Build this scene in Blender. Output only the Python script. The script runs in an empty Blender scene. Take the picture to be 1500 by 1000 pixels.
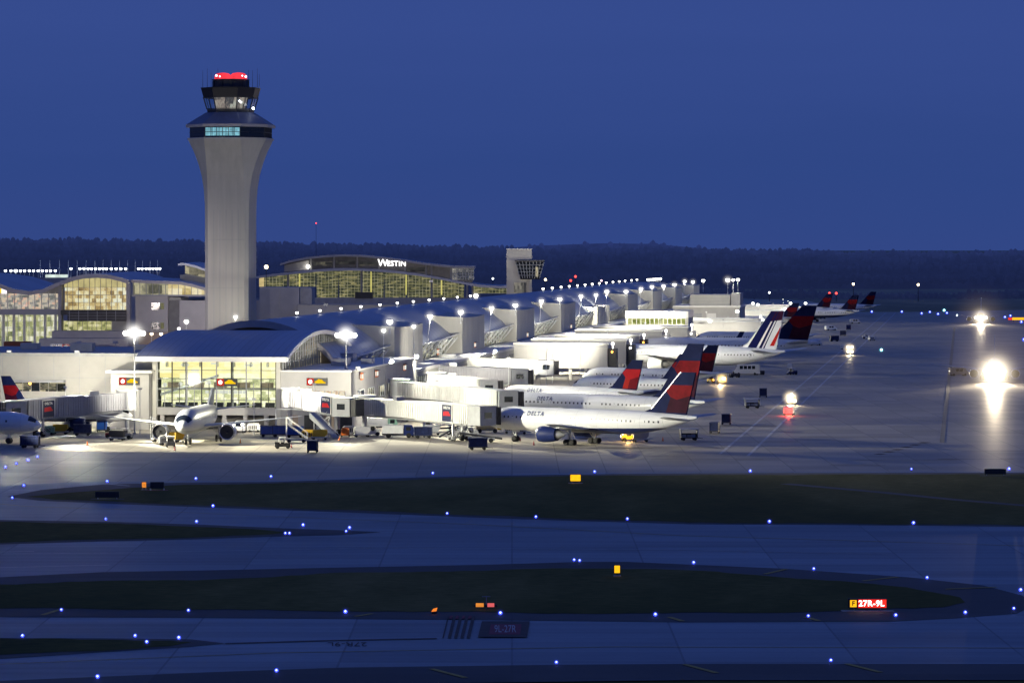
import bpy, math, random
from mathutils import Vector, Matrix
random.seed(7)
PI = math.pi
FL = 5000.0; H = 36.0
TH = math.atan(660 / FL); CT, ST = math.cos(TH), math.sin(TH)
sc = bpy.context.scene
COL = sc.collection

# ---------------------------------------------------------------- survey helpers
def cw(a, d, z=0.0):
    return Vector((a * CT - d * ST, a * ST + d * CT, z))
def G(px, py, z=0.0):
    d = (H - z) * FL / (py - 363.0)
    return cw((px - 750.0) / FL * d, d, z)
def K(px, py, d):
    return cw((px - 750.0) / FL * d, d, H - (py - 363.0) * d / FL)
def yat(px, X):
    d = FL * abs(X) / (CT * (1410.0 - px))
    return (d + X * ST) / CT
def depth(p):
    return p[1] * CT - p[0] * ST

# ---------------------------------------------------------------- mesh builder
class MB:
    def __init__(self):
        self.v = []; self.f = []; self.m = []
    def add(self, vs, fs, m=0):
        b = len(self.v)
        self.v += [tuple(p) for p in vs]
        for q in fs:
            self.f.append(tuple(b + i for i in q)); self.m.append(m)
        return self
    def bx(self, x0, x1, y0, y1, z0, z1, m=0):
        vs = [(x0,y0,z0),(x1,y0,z0),(x1,y1,z0),(x0,y1,z0),(x0,y0,z1),(x1,y0,z1),(x1,y1,z1),(x0,y1,z1)]
        return self.add(vs, [(0,3,2,1),(4,5,6,7),(0,1,5,4),(1,2,6,5),(2,3,7,6),(3,0,4,7)], m)
    def cb(self, c, sx, sy, sz, rz=0.0, m=0):
        x, y, z = c; co, si = math.cos(rz), math.sin(rz); vs = []
        for dz in (0, sz):
            for dx, dy in ((-sx/2,-sy/2),(sx/2,-sy/2),(sx/2,sy/2),(-sx/2,sy/2)):
                vs.append((x + dx*co - dy*si, y + dx*si + dy*co, z + dz))
        return self.add(vs, [(0,3,2,1),(4,5,6,7),(0,1,5,4),(1,2,6,5),(2,3,7,6),(3,0,4,7)], m)
    def loft(self, rings, m=0, cap=True, closed=True):
        n = len(rings[0]); vs = [p for r in rings for p in r]; fs = []
        for i in range(len(rings) - 1):
            for j in range(n if closed else n - 1):
                k = (j + 1) % n
                fs.append((i*n+j, i*n+k, (i+1)*n+k, (i+1)*n+j))
        if cap:
            fs.append(tuple(reversed(range(n)))); fs.append(tuple((len(rings)-1)*n + i for i in range(n)))
        return self.add(vs, fs, m)
    def tube(self, p, q, r, seg=8, r2=None, m=0):
        p = Vector(p); q = Vector(q); r2 = r if r2 is None else r2
        d = (q - p).normalized(); u = d.orthogonal().normalized(); w = d.cross(u)
        rings = []
        for o, rr in ((p, r), (q, r2)):
            rings.append([o + u*(rr*math.cos(2*PI*i/seg)) + w*(rr*math.sin(2*PI*i/seg)) for i in range(seg)])
        return self.loft(rings, m)
    def lathe(self, o, axis, prof, seg=16, m=0, cap=True):
        o = Vector(o); d = Vector(axis).normalized(); u = d.orthogonal().normalized(); w = d.cross(u)
        return self.loft([[o + d*h + u*(r*math.cos(2*PI*i/seg)) + w*(r*math.sin(2*PI*i/seg)) for i in range(seg)] for h, r in prof], m, cap)
    def prism(self, poly, z0, z1, m=0):
        n = len(poly)
        vs = [(x,y,z0) for x,y in poly] + [(x,y,z1) for x,y in poly]
        return self.add(vs, [tuple(reversed(range(n))), tuple(range(n,2*n))] + [(i,(i+1)%n,n+(i+1)%n,n+i) for i in range(n)], m)
    def slab(self, poly, dirv, m=0):
        n = len(poly); d = Vector(dirv); vs = [Vector(p) for p in poly] + [Vector(p)+d for p in poly]
        return self.add(vs, [tuple(reversed(range(n))), tuple(range(n,2*n))] + [(i,(i+1)%n,n+(i+1)%n,n+i) for i in range(n)], m)
    def ball(self, o, r, m=0, nu=12, nv=8, sz=1.0):
        x,y,z = o
        rings = [[(x+r*math.sin(PI*j/nv)*math.cos(2*PI*i/nu), y+r*math.sin(PI*j/nv)*math.sin(2*PI*i/nu), z-r*sz*math.cos(PI*j/nv)) for i in range(nu)] for j in range(1,nv)]
        b = len(rings)
        vs = [p for rr in rings for p in rr] + [(x,y,z-r*sz),(x,y,z+r*sz)]
        fs = [(j*nu+i, j*nu+(i+1)%nu, (j+1)*nu+(i+1)%nu, (j+1)*nu+i) for j in range(b-1) for i in range(nu)]
        fs += [(b*nu,(i+1)%nu,i) for i in range(nu)] + [(b*nu+1,(b-1)*nu+i,(b-1)*nu+(i+1)%nu) for i in range(nu)]
        return self.add(vs, fs, m)
    def obj(self, name, mats, parent=None, smooth=False, world=False):
        if not isinstance(mats, (list, tuple)): mats = [mats]
        me = bpy.data.meshes.new(name)
        vs = self.v
        if world and parent is not None:
            inv = base_mat(parent).inverted(); vs = [tuple(inv @ Vector(p)) for p in vs]
        me.from_pydata(vs, [], self.f)
        for m in mats: me.materials.append(m)
        me.polygons.foreach_set('material_index', self.m)
        if smooth:
            me.polygons.foreach_set('use_smooth', [True]*len(self.f))
        me.update()
        o = bpy.data.objects.new(name, me); COL.objects.link(o)
        if smooth == 'auto':
            try: me.set_sharp_from_angle(angle=math.radians(38))
            except Exception: pass
        if parent is not None: o.parent = parent
        return o

def base_mat(o):
    return Matrix.Translation(o.location) @ Matrix.Rotation(o.rotation_euler[2], 4, 'Z')

def tag(o, label=None, cat=None, group=None, kind=None):
    if label: o['label'] = label
    if cat: o['category'] = cat
    if group: o['group'] = group
    if kind: o['kind'] = kind
    return o
def thing(name, label, cat, loc=(0,0,0), rz=0.0, group=None):
    o = bpy.data.objects.new(name, None); COL.objects.link(o)
    o.location = loc; o.rotation_euler = (0,0,rz); o.empty_display_size = 0.5
    return tag(o, label, cat, group)
def dup(root, loc, rz, label, group=None):
    r = root.copy(); COL.objects.link(r); r.location = loc; r.rotation_euler = (0,0,rz)
    r['label'] = label
    if group: r['group'] = group
    for ch in list(root.children):
        k = ch.copy(); COL.objects.link(k); k.parent = r
        for g in ch.children:
            e = g.copy(); COL.objects.link(e); e.parent = k
    return r
ORD = ['first','second','third','fourth','fifth','sixth','seventh','eighth','ninth','tenth','eleventh','twelfth','thirteenth','fourteenth','fifteenth','sixteenth','seventeenth','eighteenth','nineteenth','twentieth','twenty-first','twenty-second','twenty-third','twenty-fourth','twenty-fifth','twenty-sixth','twenty-seventh','twenty-eighth','twenty-ninth','thirtieth','thirty-first','thirty-second','thirty-third','thirty-fourth','thirty-fifth']
def order(i, n, a, b):
    if i == 0: return 'nearest ' + a
    if i == n-1: return 'nearest ' + b
    return ORD[i] + ' from ' + a

# ---------------------------------------------------------------- text
def text2d(s, size, bold=0.0, spacing=1.0):
    cu = bpy.data.curves.new('lettering', 'FONT'); cu.body = s; cu.size = size
    cu.align_x = 'CENTER'; cu.align_y = 'CENTER'; cu.offset = bold; cu.space_character = spacing; cu.resolution_u = 3
    o = bpy.data.objects.new('lettering', cu); COL.objects.link(o)
    dg = bpy.context.evaluated_depsgraph_get(); dg.update()
    ev = o.evaluated_get(dg); me = ev.to_mesh()
    vs = [(v.co.x, v.co.y) for v in me.vertices]; fs = [tuple(p.vertices) for p in me.polygons]
    ev.to_mesh_clear(); bpy.data.objects.remove(o); bpy.data.curves.remove(cu)
    return vs, fs
def put_text(mb, s, size, o, ux, uz, m=0, bold=0.0, spacing=1.0):
    vs, fs = text2d(s, size, bold, spacing); o = Vector(o); ux = Vector(ux); uz = Vector(uz)
    return mb.add([o + ux*a + uz*b for a, b in vs], fs, m)

# ---------------------------------------------------------------- materials
def nodes_of(name):
    m = bpy.data.materials.new(name); m.use_nodes = True
    nt = m.node_tree; nt.nodes.clear()
    out = nt.nodes.new('ShaderNodeOutputMaterial')
    return m, nt, out
class N:
    def __init__(self, nt): self.nt = nt
    def new(self, t, **k):
        n = self.nt.nodes.new(t)
        for a, b in k.items(): setattr(n, a, b)
        return n
    def link(self, a, b): self.nt.links.new(a, b)
    def val(self, n, i, v):
        if hasattr(v, 'is_linked'): self.link(v, n.inputs[i])
        else: n.inputs[i].default_value = v
    def math(self, op, a, b=0.0, cl=False):
        n = self.new('ShaderNodeMath', operation=op); n.use_clamp = cl
        self.val(n, 0, a); self.val(n, 1, b); return n.outputs[0]
    def mix(self, f, a, b):
        n = self.new('ShaderNodeMix', data_type='RGBA')
        self.val(n, 0, f)
        for i, v in ((6, a), (7, b)):
            if hasattr(v, 'is_linked'): self.link(v, n.inputs[i])
            else: n.inputs[i].default_value = (*v, 1.0) if len(v) == 3 else v
        return n.outputs[2]
    def ramp(self, f, stops):
        n = self.new('ShaderNodeValToRGB'); e = n.color_ramp.elements
        while len(e) < len(stops): e.new(0.5)
        for k, (p, col) in enumerate(stops):
            e[k].position = p; e[k].color = (*col, 1.0)
        self.link(f, n.inputs[0]); return n.outputs[0]
    def coord(self): return self.new('ShaderNodeTexCoord').outputs['Object']
    def noise(self, vec, scale, detail=3.0, rough=0.5):
        n = self.new('ShaderNodeTexNoise'); self.link(vec, n.inputs['Vector'])
        n.inputs['Scale'].default_value = scale; n.inputs['Detail'].default_value = detail; n.inputs['Roughness'].default_value = rough
        return n.outputs['Fac']
    def scale(self, vec, sx, sy, sz):
        n = self.new('ShaderNodeMapping'); self.link(vec, n.inputs['Vector']); n.inputs['Scale'].default_value = (sx, sy, sz); return n.outputs[0]

def pbr(name, col, rough=0.6, metal=0.0, var=0.12, scale=0.6, spec=0.4, stretch=None, bump=0.0):
    m, nt, out = nodes_of(name); n = N(nt)
    b = n.new('ShaderNodeBsdfPrincipled'); co = n.coord()
    if stretch: co = n.scale(co, *stretch)
    fac = n.noise(co, scale, 4.0, 0.6)
    dark = tuple(c*(1-var) for c in col); lite = tuple(min(1, c*(1+var)) for c in col)
    r = n.ramp(fac, [(0.3, dark), (0.7, lite)])
    n.link(r, b.inputs['Base Color']); b.inputs['Roughness'].default_value = rough; b.inputs['Metallic'].default_value = metal
    b.inputs['Specular IOR Level'].default_value = spec
    if bump:
        bp = n.new('ShaderNodeBump'); bp.inputs['Strength'].default_value = bump; n.link(fac, bp.inputs['Height']); n.link(bp.outputs[0], b.inputs['Normal'])
    n.link(b.outputs[0], out.inputs[0]); return m
def glow(name, col, strength, var=0.0, scale=1.0):
    m, nt, out = nodes_of(name); n = N(nt)
    e = n.new('ShaderNodeEmission'); e.inputs['Color'].default_value = (*col, 1); e.inputs['Strength'].default_value = strength
    if var:
        f = n.noise(n.coord(), scale, 2.0)
        st = n.math('MULTIPLY', n.math('ADD', n.math('MULTIPLY', n.math('SUBTRACT', f, 0.5), 2*var*2), 1.0), strength)
        st = n.math('MAXIMUM', st, 0.02)
        n.link(st, e.inputs['Strength'])
    n.link(e.outputs[0], out.inputs[0]); return m
def halo_mat(name, col, strength, power=3.0):  # glowing volume that paints soft lens bloom around a lamp
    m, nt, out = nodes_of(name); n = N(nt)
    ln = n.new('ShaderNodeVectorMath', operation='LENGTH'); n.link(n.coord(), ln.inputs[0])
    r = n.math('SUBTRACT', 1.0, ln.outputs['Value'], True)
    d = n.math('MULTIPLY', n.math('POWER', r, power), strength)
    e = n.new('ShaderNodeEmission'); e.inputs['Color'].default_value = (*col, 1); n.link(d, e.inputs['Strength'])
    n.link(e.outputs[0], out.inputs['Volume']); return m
def interior(name, stops, strength, sx=0.5, sz=0.5, blocks=None):
    """lit room seen through glass: shelves, people, ceiling strips as blotchy colour"""
    m, nt, out = nodes_of(name); n = N(nt)
    co = n.coord()
    sp = n.new('ShaderNodeSeparateXYZ'); n.link(co, sp.inputs[0])
    u_ = n.math('ADD', sp.outputs[0], sp.outputs[1])
    cz = n.math('FLOOR', n.math('MULTIPLY', sp.outputs[2], sz)); cx = n.math('FLOOR', n.math('ADD', n.math('MULTIPLY', u_, sx), n.math('MULTIPLY', cz, .37)))
    cv = n.new('ShaderNodeCombineXYZ'); n.link(cx, cv.inputs[0]); n.link(cz, cv.inputs[1])
    wn = n.new('ShaderNodeTexWhiteNoise', noise_dimensions='2D'); n.link(cv.outputs[0], wn.inputs['Vector'])
    ns = n.noise(n.scale(co, sx*3.1, sx*3.1, sz*2.6), 1.0, 3.0, .6)
    big = n.noise(n.scale(co, sx*.22, sx*.22, sz*.3), 1.0, 2.0, .5)
    f = n.math('ADD', n.math('ADD', n.math('MULTIPLY', wn.outputs['Value'], .34), n.math('MULTIPLY', ns, .40)), n.math('MULTIPLY', big, .30))
    colr = n.ramp(f, stops)
    e = n.new('ShaderNodeEmission'); n.link(colr, e.inputs['Color']); e.inputs['Strength'].default_value = strength
    n.link(e.outputs[0], out.inputs[0]); return m

M = {}
M['conc'] = pbr('pale_concrete', (.50,.49,.45), .75, var=.10, scale=.15, stretch=(1,1,.25))
M['precast'] = pbr('precast_panel', (.44,.43,.42), .8, var=.09, scale=.2)
M['white'] = pbr('white_panel', (.72,.71,.68), .5, var=.06, scale=.3)
M['whitemetal'] = pbr('white_painted_metal', (.70,.71,.70), .4, var=.08, scale=.8)
M['grey'] = pbr('grey_painted_metal', (.33,.34,.36), .5, var=.12)
M['steel'] = pbr('galvanised_steel', (.45,.46,.48), .35, .6, var=.12)
M['dark'] = pbr('dark_metal', (.035,.036,.042), .5, var=.3)
M['black'] = pbr('black_rubber', (.015,.015,.016), .8, var=.3, scale=2)
M['glassdark'] = pbr('dark_glass', (.012,.016,.022), .12, spec=.6, var=.3)
M['roof'] = pbr('blue_standing_seam_roof', (.42,.46,.62), .38, .55, var=.07, scale=.12, stretch=(.25,1,1))
def seam_roof(name, col, axis, pitch):
    m, nt, out = nodes_of(name); n = N(nt); b = n.new('ShaderNodeBsdfPrincipled'); co = n.coord(); sp = n.new('ShaderNodeSeparateXYZ'); n.link(co, sp.inputs[0])
    fr = n.math('FRACT', n.math('MULTIPLY', sp.outputs[axis], 1.0/pitch)); sm = n.math('LESS_THAN', fr, .12)
    cell = n.math('FLOOR', n.math('MULTIPLY', sp.outputs[axis], 1.0/(pitch*3)))
    wn = n.new('ShaderNodeTexWhiteNoise', noise_dimensions='1D'); n.link(cell, wn.inputs['W'])
    ns = n.noise(n.scale(co, .12, .12, .4), 1.0, 5.0, .65)
    v = n.math('ADD', n.math('MULTIPLY', wn.outputs['Value'], .14), n.math('MULTIPLY', ns, .36)); v = n.math('SUBTRACT', n.math('ADD', v, .76), n.math('MULTIPLY', sm, .20))
    sc_ = n.new('ShaderNodeVectorMath', operation='SCALE'); sc_.inputs[0].default_value = col; n.link(v, sc_.inputs['Scale']); n.link(sc_.outputs[0], b.inputs['Base Color'])
    b.inputs['Metallic'].default_value = .45; n.link(n.math('ADD', n.math('MULTIPLY', ns, .25), .32), b.inputs['Roughness']); n.link(b.outputs[0], out.inputs[0]); return m
M['roof'] = seam_roof('blue_standing_seam_roof', (.45,.47,.52), 1, 5.4)
M['roofedge'] = pbr('grey_roof_edge', (.42,.40,.40), .5, var=.08)
M['navy'] = pbr('navy_paint', (.012,.022,.10), .5, var=.15, spec=.15)
M['navycloth'] = pbr('navy_curtain_vinyl', (.012,.022,.085), .55, var=.35, scale=1.6)
M['blue'] = pbr('bright_blue_paint', (.02,.10,.42), .4, var=.15)
M['red'] = pbr('bright_red_paint', (.50,.018,.022), .35, var=.12)
M['redd'] = pbr('deep_red_paint', (.20,.008,.018), .35, var=.15)
M['orange'] = pbr('safety_orange', (.70,.16,.02), .5, var=.12)
M['yellow'] = pbr('equipment_yellow', (.68,.42,.03), .45, var=.15)
M['green'] = pbr('pale_green_paint', (.22,.40,.30), .5, var=.15)
M['planewhite'] = pbr('white_aircraft_paint', (.78,.79,.80), .28, var=.03, scale=.4, spec=.5)
M['planegrey'] = pbr('grey_wing_paint', (.40,.42,.45), .35, var=.08, scale=.4, spec=.5)
M['alu'] = pbr('bare_aluminium', (.70,.70,.72), .25, .9, var=.06)
M['tan'] = pbr('tan_cladding', (.42,.33,.25), .7, var=.1)
M['e_white'] = glow('white_lamp_lens', (1,.97,.88), 9)
M['e_cool'] = glow('cool_lamp_lens', (.85,.92,1), 7)
M['e_warm'] = glow('warm_lamp_lens', (1,.80,.48), 9)
M['e_amber'] = glow('amber_beacon_lens', (1,.42,.06), 6)
M['e_red'] = glow('red_lamp_lens', (1,.06,.05), 4)
M['e_redglow'] = glow('red_lit_dome', (1,.05,.075), 1.0, .25, .5)
M['e_pink'] = glow('pink_white_lamp', (1,.62,.72), 4)
M['e_blue'] = glow('blue_taxiway_lens', (.05,.08,1), 2.6)
M['e_bluecore'] = glow('blue_white_filament', (.42,.52,1), 4)
M['e_cyan'] = glow('cyan_lamp_lens', (.25,.85,.95), 3)
M['e_sign_y'] = glow('yellow_sign_face', (1,.50,.012), 1.25, .12, 2.0)
M['e_sign_r'] = glow('red_sign_face', (1,.035,.025), .95, .12, 2.0)
M['e_sign_o'] = glow('orange_sign_face', (1,.33,.05), .8, .2, 2.0)
M['e_letter'] = glow('white_letter_face', (1,.97,.93), 2.6)
M['e_sky'] = glow('cyan_lit_blinds', (.30,.70,.85), .62, .35, 1.2)
M['e_panelwhite'] = glow('backlit_panel', (1,.97,.86), 1.1)
# ================================================================= camera, sky
cam = bpy.data.cameras.new('camera'); co = bpy.data.objects.new('camera', cam); COL.objects.link(co)
co.location = (0, 0, H); co.rotation_euler = (PI/2, 0, TH)
cam.sensor_width = 36; cam.lens = FL/1500*36; cam.shift_y = -137/1500
cam.clip_start = 1; cam.clip_end = 90000
sc.camera = co
sc.view_settings.view_transform = 'Standard'; sc.view_settings.look = 'None'; sc.view_settings.exposure = 0
try:
    sc.cycles.use_denoising = True
    sc.cycles.max_bounces = 5; sc.cycles.diffuse_bounces = 3; sc.cycles.glossy_bounces = 3
    sc.cycles.sample_clamp_indirect = 4.0; sc.cycles.use_light_tree = True
    sc.cycles.caustics_reflective = False; sc.cycles.caustics_refractive = False
except Exception: pass

w = bpy.data.worlds.new('World'); sc.world = w; w.use_nodes = True
nt = w.node_tree; nt.nodes.clear(); n = N(nt)
tc = n.new('ShaderNodeTexCoord'); sp = n.new('ShaderNodeSeparateXYZ'); n.link(tc.outputs['Generated'], sp.inputs[0])
el = n.math('MULTIPLY', sp.outputs[2], 8.0)                    # 0 at the horizon .. 1 at seven degrees
cloud = n.noise(n.scale(tc.outputs['Generated'], 3, 3, 26), 1.6, 4.0, .55)
el2 = n.math('ADD', el, n.math('MULTIPLY', n.math('SUBTRACT', cloud, .5), .30))
skyc = n.ramp(el2, [(0.0, (.032,.063,.238)), (.2, (.029,.063,.240)), (.5, (.0355,.071,.270)), (1.0, (.035,.069,.268))])
# Nishita dusk sky adds its own warm-to-blue tilt at a low level
nish = n.new('ShaderNodeTexSky'); nish.sky_type = 'NISHITA'; nish.sun_disc = False
nish.sun_elevation = math.radians(-4); nish.sun_rotation = math.radians(250)
bg1 = n.new('ShaderNodeBackground'); n.link(skyc, bg1.inputs[0]); bg1.inputs[1].default_value = 1.0
bg2 = n.new('ShaderNodeBackground'); n.link(nish.outputs[0], bg2.inputs[0]); bg2.inputs[1].default_value = 0.05
ad = n.new('ShaderNodeAddShader'); n.link(bg1.outputs[0], ad.inputs[0]); n.link(bg2.outputs[0], ad.inputs[1])
wo = n.new('ShaderNodeOutputWorld'); n.link(ad.outputs[0], wo.inputs[0])

# ================================================================= ground
def sheet(name, pts, z, mat, kind='structure'):
    mb = MB(); mb.add([(p[0], p[1], z) for p in pts], [tuple(range(len(pts)))])
    # face up
    a = sum((pts[i][0]*pts[(i+1)%len(pts)][1]-pts[(i+1)%len(pts)][0]*pts[i][1]) for i in range(len(pts)))
    if a < 0: mb.f = [tuple(reversed(mb.f[0]))]
    o = mb.obj(name, mat); o['kind'] = kind; return o

def ground_mat():
    m, nt, out = nodes_of('dusk_grass'); n = N(nt); b = n.new('ShaderNodeBsdfPrincipled')
    co = n.coord()
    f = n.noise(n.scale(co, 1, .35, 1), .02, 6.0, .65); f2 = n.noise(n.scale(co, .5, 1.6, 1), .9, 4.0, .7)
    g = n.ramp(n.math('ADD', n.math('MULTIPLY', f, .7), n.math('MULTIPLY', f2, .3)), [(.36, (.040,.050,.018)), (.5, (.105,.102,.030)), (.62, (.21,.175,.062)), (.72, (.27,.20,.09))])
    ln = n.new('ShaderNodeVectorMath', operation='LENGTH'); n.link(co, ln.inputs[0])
    hz = n.math('MULTIPLY', n.math('SUBTRACT', ln.outputs['Value'], 1100.0), 1/1500.0, True)  # distance haze painted onto the far grass as emission
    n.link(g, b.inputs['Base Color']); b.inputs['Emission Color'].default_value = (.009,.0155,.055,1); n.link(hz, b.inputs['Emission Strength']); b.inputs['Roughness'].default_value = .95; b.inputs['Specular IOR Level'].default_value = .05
    n.link(b.outputs[0], out.inputs[0]); return m
def pave_mat(name, col, joint, jx, jy, rough, streak=.16, rot=TH):
    m, nt, out = nodes_of(name); n = N(nt); b = n.new('ShaderNodeBsdfPrincipled'); co = n.coord()
    mp = n.new('ShaderNodeMapping'); n.link(co, mp.inputs[0]); mp.inputs['Rotation'].default_value = (0,0,-rot); co = mp.outputs[0]
    br = n.new('ShaderNodeTexBrick'); n.link(co, br.inputs['Vector']); br.offset = 0.0
    br.inputs['Scale'].default_value = 1.0; br.inputs['Brick Width'].default_value = jx; br.inputs['Row Height'].default_value = jy
    br.inputs['Mortar Size'].default_value = .12; br.inputs['Mortar Smooth'].default_value = .3; br.inputs['Bias'].default_value = 0
    for k, v in (('Color1', .84), ('Color2', 1.12)): br.inputs[k].default_value = (v, v, v, 1)
    br.inputs['Mortar'].default_value = (joint, joint, joint, 1)
    st = n.noise(n.scale(co, .012, .35, 1), 1.0, 5.0, .65)      # long tyre streaks along the strip
    bl = n.noise(co, .03, 5.0, .6); fine = n.noise(co, .9, 3.0, .7)
    v = n.math('ADD', n.math('MULTIPLY', n.math('SUBTRACT', st, .5), streak*3), n.math('MULTIPLY', n.math('SUBTRACT', bl, .5), .55))
    v = n.math('ADD', v, n.math('MULTIPLY', n.math('SUBTRACT', fine, .5), .18))
    v = n.math('ADD', v, 1.0)
    c1 = n.new('ShaderNodeMix', data_type='RGBA', blend_type='MULTIPLY'); c1.inputs[0].default_value = 1; c1.inputs[6].default_value = (*col, 1); n.link(br.outputs['Color'], c1.inputs[7])
    c2 = n.new('ShaderNodeVectorMath', operation='SCALE'); n.link(c1.outputs[2], c2.inputs[0]); n.link(v, c2.inputs['Scale'])
    n.link(c2.outputs[0], b.inputs['Base Color'])
    n.link(n.math('ADD', n.math('MULTIPLY', st, .25), rough-.12), b.inputs['Roughness'])
    b.inputs['Specular IOR Level'].default_value = .27
    n.link(b.outputs[0], out.inputs[0]); return m
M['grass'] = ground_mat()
M['apron'] = pave_mat('apron_concrete', (.36,.325,.26), .62, 7.6, 7.6, .50, .26)
M['taxi'] = pave_mat('taxiway_concrete', (.265,.30,.325), .70, 15, 7.6, .6, .30)
M['shoulder'] = pave_mat('shoulder_asphalt', (.10,.098,.095), .9, 30, 12, .8, .08)
M['mark_w'] = pbr('worn_white_marking', (.50,.50,.50), .7, var=.25, scale=1.5)
M['mark_k'] = pbr('black_marking', (.075,.06,.055), .8, var=.3)
M['mark_y'] = pbr('worn_yellow_marking', (.42,.30,.06), .7, var=.25, scale=1.5)
M['mark_r'] = pbr('worn_red_marking', (.22,.03,.05), .7, var=.25, scale=1.5)

def P(lst): return [G(x, y) for x, y in lst]
R_ = 45000
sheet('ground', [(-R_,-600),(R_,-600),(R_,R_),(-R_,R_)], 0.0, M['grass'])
edge = [(-2600,724),(0,714),(100,708),(270,706),(400,706),(510,702),(700,697),(900,694),(1100,693),(1500,692),(1900,692),(4200,692)]
sheet('apron', P(edge) + P([(6500,466),(1500,454),(1330,457),(1262,457),(1180,440),(1060,436),(300,436),(-600,445)]), .03, M['apron'])
sheet('taxiway', P([(-2600,722),(0,712.5),(100,706.5),(270,704.5),(400,704.5),(510,700.5),(700,695.5),(900,692.5),(1100,691.5),(1500,690.5),(4200,690.5),(4200,973),(1000,973),(800,974.5),(500,978.5),(300,985.5),(0,998),(-2600,1010)]), .06, M['taxi'])
sheet('shoulder', P([(-200,1009),(0,998),(300,985.5),(500,978.5),(800,974.5),(1000,973),(4200,973),(4200,996),(1000,997),(500,1003),(-200,1030)]), .09, M['shoulder'])
def island(grass, shoulder):
    if shoulder: sheet('shoulder', P(shoulder), .09, M['shoulder'])
    pp = P(grass); out_ = []; rr = random.Random(len(grass)); ph = rr.uniform(0, 6)
    for i, p in enumerate(pp):
        q = pp[(i+1) % len(pp)]; n_ = max(1, min(60, int((q-p).length/1.6))) if (q-p).length < 120 else 2
        for t in range(n_):
            r_ = p.lerp(q, t/n_); out_.append(r_ + cw(0, rr.uniform(-.45,.45) + .5*math.sin(r_.x*.31+ph)))
    sheet('grass_island', out_, .12, M['grass'])
# long island next to the apron
island([(39,728),(100,722),(180,716),(270,711),(400,708.5),(510,707),(700,700),(900,697),(1100,696),(1500,695),(4200,695),(4200,775),(1500,770),(1330,768.5),(1010,766),(850,761),(700,755.5),(510,748),(300,741),(180,736.5),(80,732)],
       [(10,728),(60,718),(150,710),(270,707),(400,706.3),(510,702.5),(700,697.5),(900,694.5),(1100,693.2),(1500,692.5),(4250,692.5),(4250,777),(1500,772),(1330,770),(1010,768.2),(850,763.5),(700,758.5),(510,751),(300,743.5),(180,739),(60,734)])
island([(-2400,764),(0,765),(150,767.5),(320,773),(420,780),(400,784),(280,788),(150,791),(0,795.5),(-2400,800)],
       [(-2450,760),(0,762),(150,764.5),(300,769),(420,774.5),(500,777),(558,780),(500,784),(400,786.5),(280,790.5),(150,793.5),(0,798),(-2450,805)])
island([(-2400,861),(0,857),(100,853),(260,851),(400,846),(510,839.5),(700,837),(850,833),(960,834),(1050,839),(1130,845),(1230,852),(1330,862),(1405,875),(1412,882),(1380,890),(1250,896),(1000,899),(900,900),(700,897.5),(510,896),(260,893.5),(0,892),(-2400,892)],
       [(-2450,853),(0,846),(150,838.5),(300,836),(510,831.5),(700,828),(850,823.5),(920,823.5),(1000,827),(1150,833.5),(1330,846),(1440,858),(1495,872),(1520,884),(1490,899),(1400,906),(1300,911),(1000,912),(700,908.5),(510,907),(260,905.5),(0,904.5),(-2450,904)])
island([(-2400,937),(0,937),(150,937.5),(250,938.5),(280,942),(250,947),(150,953),(0,961),(-2400,968)],
       [(-2450,934),(0,935),(150,935.5),(280,937),(330,943),(280,948),(150,956),(0,966),(-2450,980)])

# painted lines
def line(name, pts, wd, z, mat):
    vs = []; p = [Vector((q[0], q[1], 0)) for q in pts]
    for i, q in enumerate(p):
        t = (p[min(i+1, len(p)-1)] - p[max(i-1, 0)]).normalized(); nn = Vector((-t.y, t.x, 0))*wd/2
        vs += [(q.x+nn.x, q.y+nn.y, z), (q.x-nn.x, q.y-nn.y, z)]
    mb = MB(); mb.add(vs, [(2*i, 2*i+1, 2*i+3, 2*i+2) for i in range(len(p)-1)])
    o = mb.obj(name, mat); o['kind'] = 'structure'; return o
Y0 = 545
line('road_marking', [(-42, 596), (-42, 1900)], .55, .07, M['mark_w'])
line('road_marking', [(-36.8, 590), (-36.8, 1900)], .55, .07, M['mark_w'])
line('taxiway_marking', P([(-150,724),(35,742),(180,747),(400,757),(700,769),(1000,785),(1500,800)]), .3, .1, M['mark_y'])
line('taxiway_marking', P([(-150,834),(0,832),(160,828)]), .5, .1, M['mark_w'])
line('taxiway_marking', P([(-50,811),(0,809),(50,808)]), .5, .1, M['mark_w'])
line('taxiway_marking', P([(-100,813),(200,810),(545,803),(1000,806),(1300,812)]), .3, .1, M['mark_w'])
line('taxiway_marking', P([(330,943.5),(480,939),(640,936)]), .8, .1, M['mark_k'])
line('taxiway_marking', P([(-100,978),(400,957),(900,948),(1600,950)]), .25, .1, M['mark_y'])
M['mark_f'] = pbr('faint_rubber', (.22,.20,.17), .8, var=.3)
for a, b in (((632,981),(682,994)), ((1003,974.5),(1050,987)), ((1240,973.5),(1290,986)), ((1120,842),(1152,834.5)), ((1264,852),(1316,846)), ((1385,864),(1460,861)), ((1180,905),(1200,910.5)), ((62,902),(88,894)), ((980,905),(1000,911)), ((520,904),(545,900))):
    line('shoulder_marking', P([a, b]), .55, .14, M['mark_y'])
line('apron_edge_marking', P([(150,709),(190,712.5)]), .5, .13, M['mark_w'])
line('grass_path', P([(1150,709.5),(1290,722),(1400,733),(1520,743),(1700,757)]), 2.2, .15, M['shoulder'])
line('apron_seam_marking', P([(-100,672),(300,668),(560,667)]), .25, .07, M['mark_w'])
line('apron_seam_marking', P([(-150,701),(300,693),(700,688)]), .3, .09, M['mark_w'])
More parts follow.
